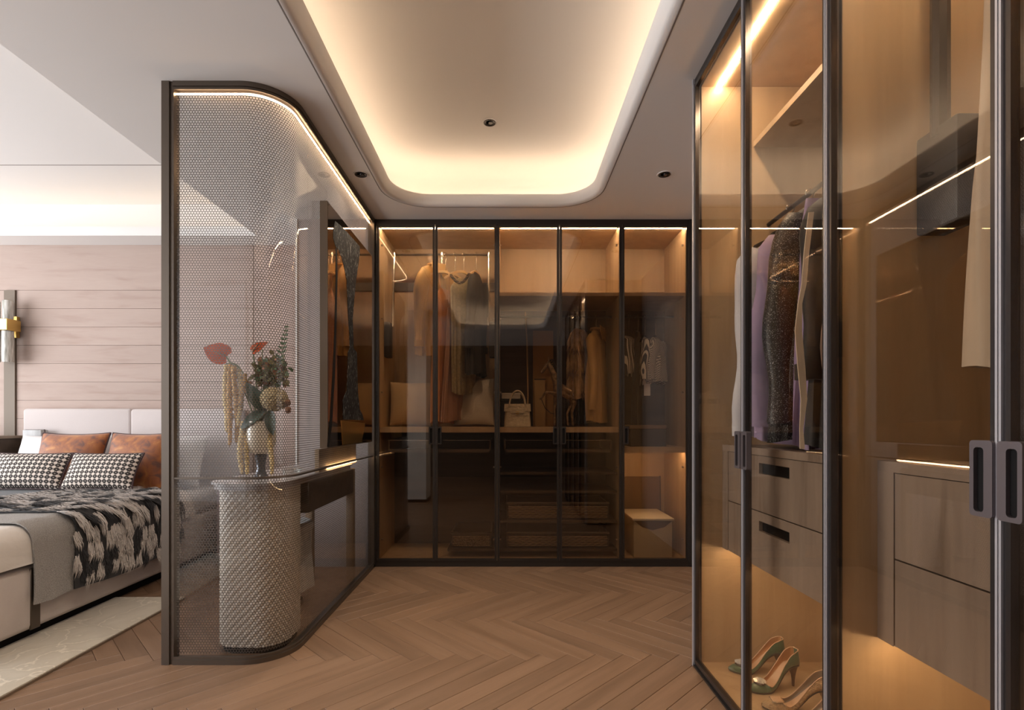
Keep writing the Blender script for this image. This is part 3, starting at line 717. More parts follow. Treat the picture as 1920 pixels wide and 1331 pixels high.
# ================================================================ VASE AND FLOWERS
plain('vase_cream', (.70, .62, .50), .2, coat=.5); plain('vase_foot', (.10, .105, .12), .25, .5)
plain('anthurium', (.40, .062, .010), .6, var=.25, vscale=25, spec=.2); plain('stem_green', (.11, .13, .045), .6)
plain('leaf_dark', (.022, .045, .026), .4, var=.3, vscale=20); plain('fern', (.07, .13, .06), .6); plain('tassel', (.46, .26, .085), .8, var=.3, vscale=60)
plain('tassel_pale', (.62, .47, .24), .8, var=.2, vscale=60)
plain('hydrangea', (.46, .37, .21), .8, var=.25, vscale=50); plain('foliage_olive', (.16, .14, .055), .7, var=.4, vscale=40); plain('petal_brown', (.24, .10, .045), .7)
VC = Vector((-1.235, 2.60, TZ))
t = root('vase', 'cream bowl vase on a dark metal foot on the vanity', 'vase', VC)
MB().lathe([(.036, 0), (.038, .006), (.026, .02), (.020, .05), (.024, .09), (.030, .115), (.018, .125)], 28, VC).build('foot', 'vase_foot', t, True)
MB().lathe([(.02, .122), (.045, .128), (.064, .15), (.072, .19), (.070, .24), (.066, .285), (.063, .285), (.067, .24), (.068, .19), (.06, .155), (.01, .135)], 32, VC).build('bowl', 'vase_cream', t, True)
VM = VC + Vector((0, 0, .26))
def FP(px, py, dy=0): return P(px, py, 2.60 + dy)
def bez(a, b, c, n=10): return [a.lerp(b, i/n).lerp(b.lerp(c, i/n), i/n) for i in range(n+1)]
def leaf_mesh(m, base, tip, width, nor, bend=.15, heart=False, n=10, curl=.25):
    ax = tip-base; ln = ax.length; ax.normalize(); sd = ax.cross(nor).normalized(); nr = sd.cross(ax).normalized(); rows = []
    for i in range(n+1):
        t_ = i/n
        wd = width*((math.sin(PI*min(1, t_*.93+.07)**.62))**.9 if heart else math.sin(PI*t_**.75)**.85)
        if heart and t_ == 0: wd = width*.55
        c = base + ax*ln*t_ - nr*bend*ln*math.sin(PI*t_)*.5*-1
        rows.append([c + sd*wd*s + nr*(abs(s)**1.5)*wd*curl + ((-ax)*width*.35*abs(s) if heart and t_ < .25 else Vector((0, 0, 0))) for s in (-1, -.6, -.25, 0, .25, .6, 1)])
    o = [[p - nr*.0012 for p in r] for r in rows]
    m.loops(rows, closed=False); m.loops(o, closed=False)
def anthurium(label, px0, py0, px1, py1, wd, nor, dy):
    a, b = FP(px0, py0, dy), FP(px1, py1, dy)       # lobe end and tip of the spathe
    t = root('anthurium', label, 'flower', VM, 'anthurium blooms')
    m = MB(); leaf_mesh(m, a, b, wd, Vector(nor), .06, True, curl=.18); m.build('spathe', 'anthurium', t, True, fix=False)
    MB().tube(bez(a, a.lerp(b, .3) + Vector(nor)*.02, a.lerp(b, .55) + Vector(nor)*.018, 6), [.004, .0045, .0045, .004, .004, .003, .001], 8).build('spadix', 'petal_brown', t, True)
    MB().tube(bez(VM - Vector((0, 0, .06)), VM.lerp(a, .5) + Vector((0, 0, .05)), a, 12), .0035, 6).build('stem', 'stem_green', t, True)
anthurium('large orange anthurium leaning out over the tassels', 424, 668, 381, 652, .055, (.25, -1, .15), .02)
anthurium('small dark red anthurium standing above the foliage', 474, 658, 503, 641, .028, (.1, -1, .5), .03)
# hanging amaranthus: one spray of bumpy tassels
def strand(m, top, bot, r, seed):
    rr = random.Random(seed); n = 60; pts = []; rad = []
    for i in range(n+1):
        t_ = i/n; q = top.lerp(bot, t_); q += Vector((math.sin(t_*5+seed)*.006, math.sin(t_*4+seed*2)*.006, 0)); pts.append(q)
        rad.append(r*(.55+.6*math.sin(PI*min(1, t_*.9+.1))**.5)*rr.uniform(.68, 1.18)*(1 if t_ < .97 else .3))
    m.tube(pts, rad, 9)
t = root('amaranthus', 'cream and gold hanging amaranthus tassels spilling down to the tabletop', 'flower', VM)
arch = bez(VM - Vector((0, 0, .05)), FP(462, 668), FP(428, 682), 12)
MB().tube(arch, .004, 6).build('stem', 'stem_green', t, True)
for k, (a, b, r, mm) in enumerate([((424, 684), (424, 812), .013, 'tassel_pale'), ((432, 682), (430, 838), .012, 'tassel'), ((441, 686), (443, 832), .013, 'tassel'), ((449, 692), (449, 800), .012, 'tassel_pale'), ((456, 700), (455, 770), .012, 'tassel'),
                                   ((454, 790), (452, 890), .012, 'tassel_pale'), ((462, 786), (461, 891), .012, 'tassel_pale'), ((506, 800), (509, 890), .011, 'tassel_pale')]):
    m = MB(); strand(m, FP(*a, -.02-.006*(k % 3)), FP(*b, -.03-.012*(k % 2) if b[1] < 880 else -.09), r, k+3); m.build('tassel', mm, t, True)
    MB().tube(bez(arch[-1] if k < 5 else VM + Vector((0, 0, .02)), FP(a[0], a[1]-4, -.01), FP(*a, -.02-.006*(k % 3)), 6), .002, 5).build('twig', 'stem_green', t, True)
for lab, a, b, wd, nr in (('broad dark green leaf beside the hydrangea head', (500, 772), (461, 716), .036, (.2, -1, .1)), ('broad dark leaf pointing down over the vase rim', (496, 770), (450, 806), .030, (0, -1, .5)), ('narrow dark leaf hanging straight down in front of the vase', (506, 768), (512, 817), .028, (0, -1, .1))):
    t = root('dark_leaf', lab, 'leaf', VM, 'dark leaves in the vase')
    m = MB(); leaf_mesh(m, FP(*a, -.045), FP(*b, -.055), wd, Vector(nr), .1); m.build('blade', 'leaf_dark', t, True, fix=False)
    MB().tube(bez(VM - Vector((0, 0, .05)), VM + Vector((0, -.03, .03)), FP(*a, -.045), 6), .003, 6).build('stalk', 'stem_green', t, True)
t = root('hydrangea', 'round cream hydrangea head above the vase rim', 'flower', VM)
hc = FP(514, 748, -.03); m = MB(); rr = random.Random(5); fl = MB()
m.lathe([(.062*math.sin(PI*i/12)*.92+.0005, -.056*math.cos(PI*i/12)) for i in range(13)], 18, hc); m.build('head', 'hydrangea', t, True)
for i in range(150):
    z = 1-2*(i+.5)/150; a = i*2.39996; rxy = math.sqrt(1-z*z); d = Vector((rxy*math.cos(a), rxy*math.sin(a), z)); c = hc + Vector((d.x*.063, d.y*.063, d.z*.058))
    u = d.orthogonal().normalized(); v = d.cross(u)
    for q in range(4):
        e = u*math.cos(q*PI/2+i) + v*math.sin(q*PI/2+i); f = d.cross(e)
        fl.add([c, c+e*.006+f*.006+d*.003, c+e*.012+d*.001, c+e*.006-f*.006+d*.003], [(0, 1, 2, 3)])
fl.build('florets', 'hydrangea', t, fix=False)['kind'] = 'stuff'
MB().tube([VM - Vector((0, 0, .05)), VM.lerp(hc, .5), hc], .004, 6).build('stem', 'stem_green', t, True)
t = root('fern_frond', 'tall curved fern frond rising from the bouquet', 'fern', VM)
sp = bez(VM, FP(526, 690), FP(539, 606), 22); MB().tube(sp, [.003-.002*i/22 for i in range(23)], 6).build('stem', 'stem_green', t, True)
m = MB()
for i in range(6, 22):
    d = (sp[i+1]-sp[i]).normalized() if i < 22 else Vector((0, 0, 1)); ln = .052*(1-(i-6)/17)+.006
    for s in (-1, 1):
        e = (Vector((s, -.2, .35)) + d*.3).normalized(); leaf_mesh(m, sp[i], sp[i]+e*ln, .006, Vector((0, -1, 0)), .1, n=4)
m.build('leaflets', 'fern', t, fix=False)['kind'] = 'stuff'
t = root('foliage_spray', 'olive brown leafy filler spray at the middle of the bouquet', 'foliage', VM)
m = MB(); rr = random.Random(21)
for k in range(460):
    px = rr.gauss(511, 13); py = rr.gauss(700, 12); dy = rr.uniform(-.05, .05); c = FP(px, py, dy); m.mi = rr.choice((0, 0, 0, 1, 2))
    d = Vector((rr.uniform(-1, 1), rr.uniform(-1, .3), rr.uniform(-.4, 1))).normalized(); leaf_mesh(m, c, c+d*rr.uniform(.022, .04), rr.uniform(.007, .013), Vector((rr.uniform(-.5, .5), -1, .3)), .1, n=4)
for k in range(9):
    c = FP(536 + rr.uniform(-6, 6), 758 + rr.uniform(-16, 16), -.02 + rr.uniform(-.02, .02)); m.mi = 2
    m.lathe([(.014*math.sin(PI*i/6)+.0003, -.012*math.cos(PI*i/6)) for i in range(7)], 9, c)
m.build('leaves', ['foliage_olive', 'fern', 'petal_brown'], t, fix=False)['kind'] = 'stuff'
m = MB()
for q in ((498, 700), (512, 690), (526, 700), (534, 752), (492, 655), (520, 662)): m.tube(bez(VM - Vector((0, 0, .04)), VM + Vector((0, 0, .05)), FP(*q), 8), .0022, 5)
m.build('stems', 'stem_green', t, True)['kind'] = 'stuff'
t = root('glass_dish', 'small clear glass dish on the vanity beside the vase', 'dish', (-1.13, 2.72, TZ))
MB().lathe([(.03, 0), (.045, .006), (.05, .035), (.047, .035), (.042, .009), (.01, .005)], 24, (-1.13, 2.72, TZ)).build('bowl', 'glass_vase', t, True)
MB().lathe([(.046, .0355), (.052, .036), (.05, .041), (.02, .05), (.006, .052), (.008, .064), (.003, .066)], 24, (-1.13, 2.72, TZ)).build('lid', 'glass_vase', t, True)
# ================================================================ CLOTHES
def stripe_mat(name, c1, c2, f, axis=(1, 0, 0), duty=0, f2=None, axis2=(0, 0, 1), rough=.8):
    m, n, l = nt(name); b = n['Principled BSDF']; setp(b, Roughness=rough)
    tc = n.new('ShaderNodeTexCoord'); outs = []
    for fr, ax in ((f, axis), (f2, axis2)):
        if not fr: continue
        d = n.new('ShaderNodeVectorMath'); d.operation = 'DOT_PRODUCT'; d.inputs[1].default_value = ax; l.new(tc.outputs['Object'], d.inputs[0])
        q = n.new('ShaderNodeMath'); q.operation = 'MULTIPLY'; q.inputs[1].default_value = fr; l.new(d.outputs['Value'], q.inputs[0])
        s = n.new('ShaderNodeMath'); s.operation = 'SINE'; l.new(q.outputs[0], s.inputs[0]); outs.append(s.outputs[0])
    v = outs[0]
    if len(outs) > 1:
        q = n.new('ShaderNodeMath'); q.operation = 'MULTIPLY'; l.new(outs[0], q.inputs[0]); l.new(outs[1], q.inputs[1]); v = q.outputs[0]
    g = n.new('ShaderNodeMath'); g.operation = 'GREATER_THAN'; g.inputs[1].default_value = duty; l.new(v, g.inputs[0])
    mx = n.new('ShaderNodeMix'); mx.data_type = 'RGBA'; l.new(g.outputs[0], mx.inputs[0]); mx.inputs[6].default_value = rgba(c1); mx.inputs[7].default_value = rgba(c2)
    l.new(mx.outputs[2], b.inputs['Base Color']); MATS[name] = m
plain('gold_satin', (.52, .31, .10), .4, var=.2, vscale=9, sheen=.2); plain('orange_satin', (.56, .24, .085), .38, var=.15, vscale=8)
plain('mauve_satin', (.36, .19, .12), .35, var=.15, vscale=8); plain('olive_knit', (.34, .27, .15), .85, bump=.5, bscale=160, var=.2, vscale=60)
plain('charcoal_cloth', (.030, .027, .026), .8, bump=.2, bscale=90); plain('camel', (.46, .27, .095), .8, bump=.15, bscale=120)
plain('shirt_white', (.66, .68, .76), .7, var=.05, vscale=6); plain('lilac', (.33, .25, .42), .6, var=.15, vscale=7); plain('cream_cloth', (.62, .50, .38), .7, var=.06, vscale=8)
ramp_mat('sparkle', [(.012, .012, .014), (.02, .02, .022), (.55, .55, .56)], [.4, .60, .68], (330, 330, 330), .4, 2)
plain('black_cloth', (.014, .013, .014), .65, sheen=.15); plain('fur_tan', (.42, .27, .15), .85, var=.4, vscale=14, sheen=.3); plain('brown_cloth', (.17, .11, .085), .75)
stripe_mat('stripe', (.02, .02, .024), (.62, .58, .52), 300, (1, 0, .04)); stripe_mat('houndstooth', (.03, .03, .035), (.60, .57, .52), 520, (1, 0, .25), .0, 520, (-.25, 0, 1))
ramp_mat('hanger_wood', [(.52, .33, .15), (.62, .42, .21), (.66, .46, .25)], [.3, .5, .8], (3, 30, 30), .4)
def garment(name, label, mat, loc, rz, L=.8, sw=.21, hw=.24, th=.07, sleeve=.6, drop=.09, neck=.065, nf=7, amp=.012, seed=1, group=None, collar=None, buttons=None, smat=None, trim=None, flare=.0, sl_out=.02):
    t = root(name, label, 'clothing', (0, 0, 0), group); rr = random.Random(seed); ph = [rr.uniform(0, 6) for _ in range(8)]
    N, K = 34, 56; Ls = []
    for i in range(N+1):
        q = i/N; z = -drop - L*q
        if q < .10: s = q/.10; w_ = neck + (sw-neck)*min(1, s)**.8; d = th*(.35+.65*s)
        else:
            s = (q-.10)/.90; w_ = sw*(1-.06*math.sin(PI*min(1, s*1.6))) + (hw-sw*1.0)*s**1.3; d = th*(1+.25*s) + flare*s
        zz = z if q >= .10 else -drop - (L*.10)*(q/.10)
        row = []
        for k in range(K):
            a = 2*PI*k/K; ca, sa = math.cos(a), math.sin(a)
            x = w_*math.copysign(abs(ca)**.8, ca); y = d*math.copysign(abs(sa)**.9, sa)
            f = 1.35*amp*min(1, max(0, q-.05)*2.2)*(math.sin(nf*a+ph[0]+2.2*q)+.6*math.sin((nf*2+1)*a+ph[1]-3*q)+.4*math.sin(3*a+ph[2]+5*q))
            r_ = math.hypot(x/max(w_, .01), y/max(d, .01)) or 1
            row.append((x + ca*f*.5, y + sa*f*1.1, zz - (.012*math.sin(2*a+ph[3]) if i == N else 0)))
        Ls.append(row)
    MB().loops(Ls, cap0=True).build('body', mat, t, True, ang=70)
    if sleeve:
        for s in (-1, 1):
            pts = []; rad = []
            for i in range(15):
                q = i/14; pts.append((s*(sw-.045 + sl_out*2*q + .030*math.sin(min(1, q*4)*PI/2) + .008*math.sin(8*q+ph[4])), .012*math.sin(5*q+ph[5]) - .01, -drop-L*.05 - .02 - sleeve*q))
                rad.append((.066 - .020*q)*(1+.09*math.sin(15*q+ph[6+(s > 0)])) if i else .045)
            MB().tube(pts, rad, 14, flat=.62, up=(0, 1, 0)).build('sleeve', smat or mat, t, True, ang=70)
            MB().tube([Vector(pts[-1]) + Vector((0, 0, .045)), Vector(pts[-1]) - Vector((0, 0, .004))], [.0485, .0475], 14, flat=.66, up=(0, 1, 0)).build('cuff', smat or mat, t, True)
    if collar:
        for s in (-1, 1):
            MB().poly([(0, 0), (s*.07, .008), (s*.085, -.05), (s*.03, -.11 if trim is None else -.24), (0, -.07)], lambda u, v, d: (u, -th*.45 - .035 + d + v*.12, v - drop + .022), 0, .006).build('collar', collar, t)
        MB().tube([(neck*math.cos(2*PI*k/16), neck*.6*math.sin(2*PI*k/16), -drop+.008) for k in range(16)], .011, 6, True).build('collar_band', collar, t, True)
    if trim:
        m = MB()
        for q in range(26): pass
        pts = [(-.012 - .03*math.sin(PI*i/24), -(th*(1+.25*i/24)+amp*1.2), -drop-.05-(L-.06)*i/24) for i in range(25)]
        m.tube(pts, .007, 6); m.build('trim', trim, t, True)
    if buttons:
        for i in range(4):
            MB().lathe([(.001, 0), (.008, 0), (.008, .003), (.001, .003)], 10, (0, 0, 0)).build('button', buttons, t, True)
            t.children[-1].location = (.01, -(th*1.12+amp*1.4), -drop-.2-.11*i); t.children[-1].rotation_euler = (PI/2, 0, 0)
    return place(t, loc, (0, 0, rz))
def hanger(label, loc, rz, w_=.20, drop=.09, group='clothes hangers', mat='hanger_wood', hook=.0):
    t = root('clothes_hanger', label, 'hanger', (0, 0, 0), group)
    hk = [(.016*math.sin(a), 0, -.002 + .016*math.cos(a) - .002) for a in [(-.9 + i*.34)*1.0 for i in range(11)]][::-1]
    hk = [(.017*math.cos(a), 0, .0 + .017*math.sin(a)) for a in [math.radians(200 - 23*i) for i in range(11)]] + [(.004, 0, -.03), (0, 0, -.05), (0, 0, -drop+.012+hook)]
    MB().tube(hk, .0025, 6, up=(0, 1, 0)).build('hook', 'silver', t, True)
    L = []
    for i in range(25):
        q = -1 + 2*i/24; x = q*w_; z = -drop + .012 - .055*abs(q)**1.5; hh = .022*(1-.35*abs(q)); dd = .007 + .004*abs(q)
        L.append([(x, -dd, z-hh), (x, dd, z-hh), (x, dd*.7, z), (x, -dd*.7, z)])
    MB().loops(L, cap0=True, cap1=True).build('arms', mat, t, True, ang=50)
    return place(t, loc, (0, 0, rz))
G1 = 'clothes hanging on the pull-down rail'; G2 = 'clothes hanging in the long wardrobe'; G3 = 'clothes in the dark middle bays'
RZ1, RY1 = 2.43, 4.165
# pull-down rail of the first far unit
plain('arm_box', (.035, .033, .032), .5)
def lift_rail(label, loc, boxes, arms, rail, mat='silver', ar=.009):
    t = root('pull_down_rail', label, 'clothes rail', loc, 'pull-down clothes rails')
    for b in boxes: bx('gear_housing', *b, 'arm_box', t, .006, 2)
    for a in arms: MB().tube(a, ar, 8).build('arm', mat, t, True)
    for a in arms: MB().lathe([(.013, -.02), (.014, 0), (.011, .02)], 10, a[-1]).build('joint', mat, t, True)
    MB().tube(rail, .010, 8).build('rail', mat, t, True)
    return t
lift_rail('silver pull-down clothes rail with dark housings in the first far wardrobe', (-.52, RY1, 1.6),
          [(-.956, -.91, 4.03, 4.13, 1.59, 1.865), (-.137, -.091, 4.03, 4.13, 1.59, 1.865)],
          [[(-.905, 4.10, 1.84), (-.905, 4.12, 2.1), (-.905, RY1, RZ1)], [(-.142, 4.10, 1.84), (-.142, 4.12, 2.1), (-.142, RY1, RZ1)], [(-.52, RY1, 2.29), (-.52, RY1, 2.36), (-.52, RY1, RZ1)]],
          [(-.905, RY1, RZ1), (-.142, RY1, RZ1)])
garment('jacket', 'gold-tan satin jacket at the outer end of the pull-down rail', 'gold_satin', (-.575, RY1, RZ1), .85, .72, .165, .185, .036, .60, .10, group=G1, seed=2, sl_out=.008, collar='gold_satin')
garment('long_dress', 'long orange satin dress reaching down behind the gold jacket', 'orange_satin', (-.490, RY1, RZ1), .95, 1.07, .14, .165, .024, 0, .28, group=G1, seed=3, nf=9, amp=.008)
garment('slip_dress', 'brown-pink satin slip dress between the orange dress and the fringed top', 'mauve_satin', (-.415, RY1, RZ1-.12), .95, .90, .10, .16, .022, 0, .32, group=G1, seed=4, nf=8, amp=.007, neck=.09)
garment('fringed_top', 'olive knitted top with long fringes under a braided collar', 'olive_knit', (-.345, RY1, RZ1), .95, .92, .16, .13, .022, 0, .20, group=G1, seed=5, nf=14, amp=.006)
garment('coat', 'charcoal coat hanging last on the pull-down rail', 'charcoal_cloth', (-.245, RY1, RZ1), 1.25, .82, .145, .165, .032, .56, .15, group=G1, seed=6, sl_out=.008)
hanger('pale wooden hanger holding the orange dress', (-.490, RY1, RZ1), .95, .16, .14); hanger('pale wooden hanger holding the fringed top', (-.345, RY1, RZ1), .95, .16, .14)
hanger('pale wooden hanger inside the gold jacket shoulders', (-.575, RY1, RZ1), .85, .14); hanger('pale wooden hanger inside the charcoal coat', (-.245, RY1, RZ1), 1.25, .13, .14)
hanger('pale wooden hanger holding the brown-pink slip dress', (-.415, RY1, RZ1), .95, .12, .16)
for o in [x for x in bpy.data.objects if x.name in ('long_dress', 'slip_dress')]:
    top = -.28 if o.name == 'long_dress' else -.32
    for sg in (-1, 1): MB().tube([(sg*.06, 0, top-.005), (sg*.075, 0, top+.06), (sg*.07, 0, -.16 if o.name == 'long_dress' else -.07)], .003, 5).build('strap', 'orange_satin' if o.name == 'long_dress' else 'mauve_satin', None, True).parent = o
t = root('braided_necklace', 'thick braided dark cord necklace around the hanger of the fringed top', 'necklace', (-.37, 4.0, 2.2))
for s in (0, 2.1, 4.2):
    pts = []
    for i in range(60):
        q = i/59; c = Vector((-.43 + .14*q, 3.985, 2.215 - .10*math.sin(PI*q*.8) + .07*q)); a = q*34 + s
        pts.append(c + Vector((.006*math.cos(a), .006*math.sin(a), .007*math.sin(a))))
    MB().tube(pts, .0065, 6).build('cord', 'charcoal_cloth' if s < 4 else 'brown_cloth', t, True)
plain('pillow_fuzzy', (.60, .55, .48), .95, bump=.6, bscale=160, sheen=.5); plain('pillow_tan', (.48, .35, .20), .9, bump=.2, bscale=160, sheen=.3)
cushion('fuzzy_pillow', 'fuzzy ivory pillow on the shelf under the hanging coats', 'cushion', 'pillow_fuzzy', .335, .40, .14, (-.268, 4.22, 1.056), (-.22, 0, .0), None, None, .05)
cushion('tan_pillow', 'tan pillow on the shelf in the corner by the screen', 'cushion', 'pillow_tan', .34, .36, .14, (-.765, 4.15, 1.056), (-.2, 0, .15), None, None, .05)
# middle bay clothes
RZ2, RY2 = 1.93, 4.17
v = garment('fur_vest', 'tan tiered fur vest over dark skirt in the middle wardrobe', 'fur_tan', (.59, RY2, RZ2), .85, .56, .13, .145, .045, 0, .10, group=G3, seed=12)
m = MB(); rr = random.Random(4)
for k in range(1500):
    a = rr.uniform(0, 2*PI); q = rr.random(); z = -.12 - .52*q; w_ = .135 if q > .1 else .075+.6*q; tier = (q*3) % 1
    c = Vector((w_*math.cos(a), .05*math.sin(a), z)); d = Vector((math.cos(a)*.45, math.sin(a)*.45, -1)).normalized(); wv = Vector((-math.sin(a), math.cos(a), 0))*.004; ln = rr.uniform(.04, .075)
    m.mi = 1 if tier > .72 else 0
    m.add([c-wv, c+wv, c+d*ln*.6+wv*.8, c+d*ln*.6-wv*.8, c+d*ln], [(0, 1, 2, 3), (3, 2, 4)])
o = m.build('fur_pile', ['fur_tan', 'brown_cloth'], None, fix=False); o['kind'] = 'stuff'; o.parent = v
garment('skirt', 'black pleated skirt hanging under the tan fur vest', 'black_cloth', (.59, RY2, RZ2-.45), .85, .30, .09, .12, .03, 0, .10, group=G3, seed=14, nf=12)
garment('camel_coat', 'camel wool coat beside the tan fur vest', 'camel', (.722, RY2, RZ2), 1.12, .735, .14, .155, .045, .58, .11, group=G3, seed=13, sl_out=.008, collar='camel')
hanger('dark hanger under the tan fur vest', (.59, RY2, RZ2), .85, .11, .1, mat='black'); hanger('dark hanger inside the camel coat', (.722, RY2, RZ2), 1.12, .11, .11, mat='black')
garment('striped_blouse', 'cream and black striped blouse nearest the camel coat bay', 'stripe', (.985, RY2, RZ2), 1.0, .30, .13, .14, .05, .0, .16, group=G3, seed=15, amp=.004)
garment('striped_shirt', 'narrow striped shirt on the middle hanger of the single-door bay', 'stripe', (1.115, RY2, RZ2), 1.25, .38, .12, .14, .04, .30, .17, group=G3, seed=16, amp=.004)
garment('houndstooth_jacket', 'grey houndstooth jacket closest to the wardrobe side in the single-door bay', 'houndstooth', (1.20, RY2, RZ2), 1.0, .36, .12, .15, .05, .3, .17, group=G3, seed=17)
garment('black_dress', 'black dress behind the striped shirts', 'black_cloth', (1.06, RY2, RZ2), 1.2, .78, .13, .15, .025, .0, .12, group=G3, seed=18)
for x, lab in ((.985, 'white-hooked hanger of the striped blouse'), (1.115, 'white-hooked hanger of the narrow striped shirt'), (1.20, 'white-hooked hanger of the houndstooth jacket')): hanger(lab, (x, RY2, RZ2), 1.0, .11, .16, mat='black')
hanger('dark hanger of the black dress', (1.06, RY2, RZ2), 1.2, .13, .12, mat='black')
t = root('price_tag', 'blank white swing tag hanging below the striped shirt', 'tag', (1.09, 4.05, 1.3)); bx('card', 1.075, 1.125, 4.05, 4.052, 1.29, 1.385, 'shirt_white', t)
MB().tube([(1.1, 4.051, 1.38), (1.105, 4.07, 1.43), (1.11, 4.10, 1.47)], .001, 4).build('string', 'shirt_white', t)
# clothes of the long wardrobe, seen through its second door
RZ3, RX3 = 1.95, 1.152
garment('shirt', 'white long-sleeved shirt hanging deepest in the long wardrobe', 'shirt_white', (RX3, 2.10, RZ3), .08, .80, .18, .20, .038, .74, .12, group=G2, seed=31, collar='shirt_white', sl_out=.018)
garment('lilac_blouse', 'lilac blouse with pale collar next to the white shirt', 'lilac', (RX3, 1.965, RZ3), .06, .82, .175, .21, .036, .70, .12, group=G2, seed=32, collar='shirt_white', sl_out=.018)
garment('sequin_coat', 'black sparkling coat between the lilac blouse and the piped jacket', 'sparkle', (RX3, 1.83, RZ3+.01), .04, .84, .18, .22, .036, .72, .10, group=G2, seed=33, sl_out=.018)
garment('lilac_scarf', 'lilac scarf strip hanging behind the piped black jacket', 'lilac', (RX3-.12, 1.735, RZ3), .1, .83, .04, .07, .02, 0, .12, neck=.03, group=G2, seed=36)
garment('piped_jacket', 'black jacket edged with cream piping, foremost on the rail', 'black_cloth', (RX3, 1.64, RZ3), .04, .83, .175, .20, .038, .55, .12, group=G2, seed=34, sl_out=.015, trim='cream_cloth', smat='black_cloth')
garment('brown_coat', 'dark brown coat behind the wardrobe post', 'brown_cloth', (RX3, 1.50, RZ3), 0, .83, .18, .20, .036, .66, .12, group=G2, seed=35, sl_out=.012)
MB_p = [(.905, 1.60, 1.72), (.888, 1.595, 1.60), (.880, 1.595, 1.50), (.868, 1.595, 1.44), (.863, 1.595, 1.36), (.872, 1.595, 1.25), (.880, 1.595, 1.15), (.872, 1.595, 1.06), (.875, 1.595, 1.0)]
t = root('ribbon_belt', 'cream ribbon hanging down the front of the piped black jacket', 'ribbon', (.88, 1.595, 1.0), G2)
L = []
for i, p in enumerate(MB_p):
    wd = (.014, .013, .012, .010, .018, .020, .016, .008, .012)[i]; wd *= .5; p = Vector(p) + Vector((.022, -.025, 0)); L.append([p + Vector((-wd, 0, 0)), p + Vector((wd, -.004, 0)), p + Vector((wd, 0, 0)), p + Vector((-wd, .004, 0))])
MB().loops(L, cap0=True, cap1=True).build('strip', 'cream_cloth', t, True)
for y, lab in ((2.10, 'black hanger inside the white shirt'), (1.965, 'black hanger inside the lilac blouse'), (1.83, 'black hanger inside the sparkling coat'), (1.64, 'black hanger inside the piped jacket'), (1.50, 'black hanger inside the dark brown coat')):
    hanger(lab, (RX3, y, RZ3 + (.01 if y == 1.83 else 0)), .05, .15, .11, mat='black')
# nearest unit: cream garment and a pull-down rail
garment('long_coat', 'long cream garment hanging behind the nearest glass doors', 'cream_cloth', (1.13, 1.0, 2.43), 0, 1.13, .20, .215, .05, 0, .12, seed=41, nf=6, amp=.012)
hanger('black hanger of the long cream garment', (1.13, 1.0, 2.43), 0, .17, .11, mat='black')
lift_rail('dark pull-down clothes rail in the nearest wardrobe', (1.13, 1.2, 1.56), [(1.045, 1.12, 1.20, 1.322, 1.555, 1.80), (1.045, 1.12, .42, .53, 1.555, 1.80)],
          [[(1.06, 1.265, 1.78), (1.06, 1.265, 2.1), (1.06, 1.265, 2.42), (1.13, 1.265, 2.43)], [(1.06, .47, 1.78), (1.06, .47, 2.1), (1.06, .47, 2.42), (1.13, .47, 2.43)]], [(1.13, 1.265, 2.43), (1.13, .47, 2.43)], 'dark_metal', .02)
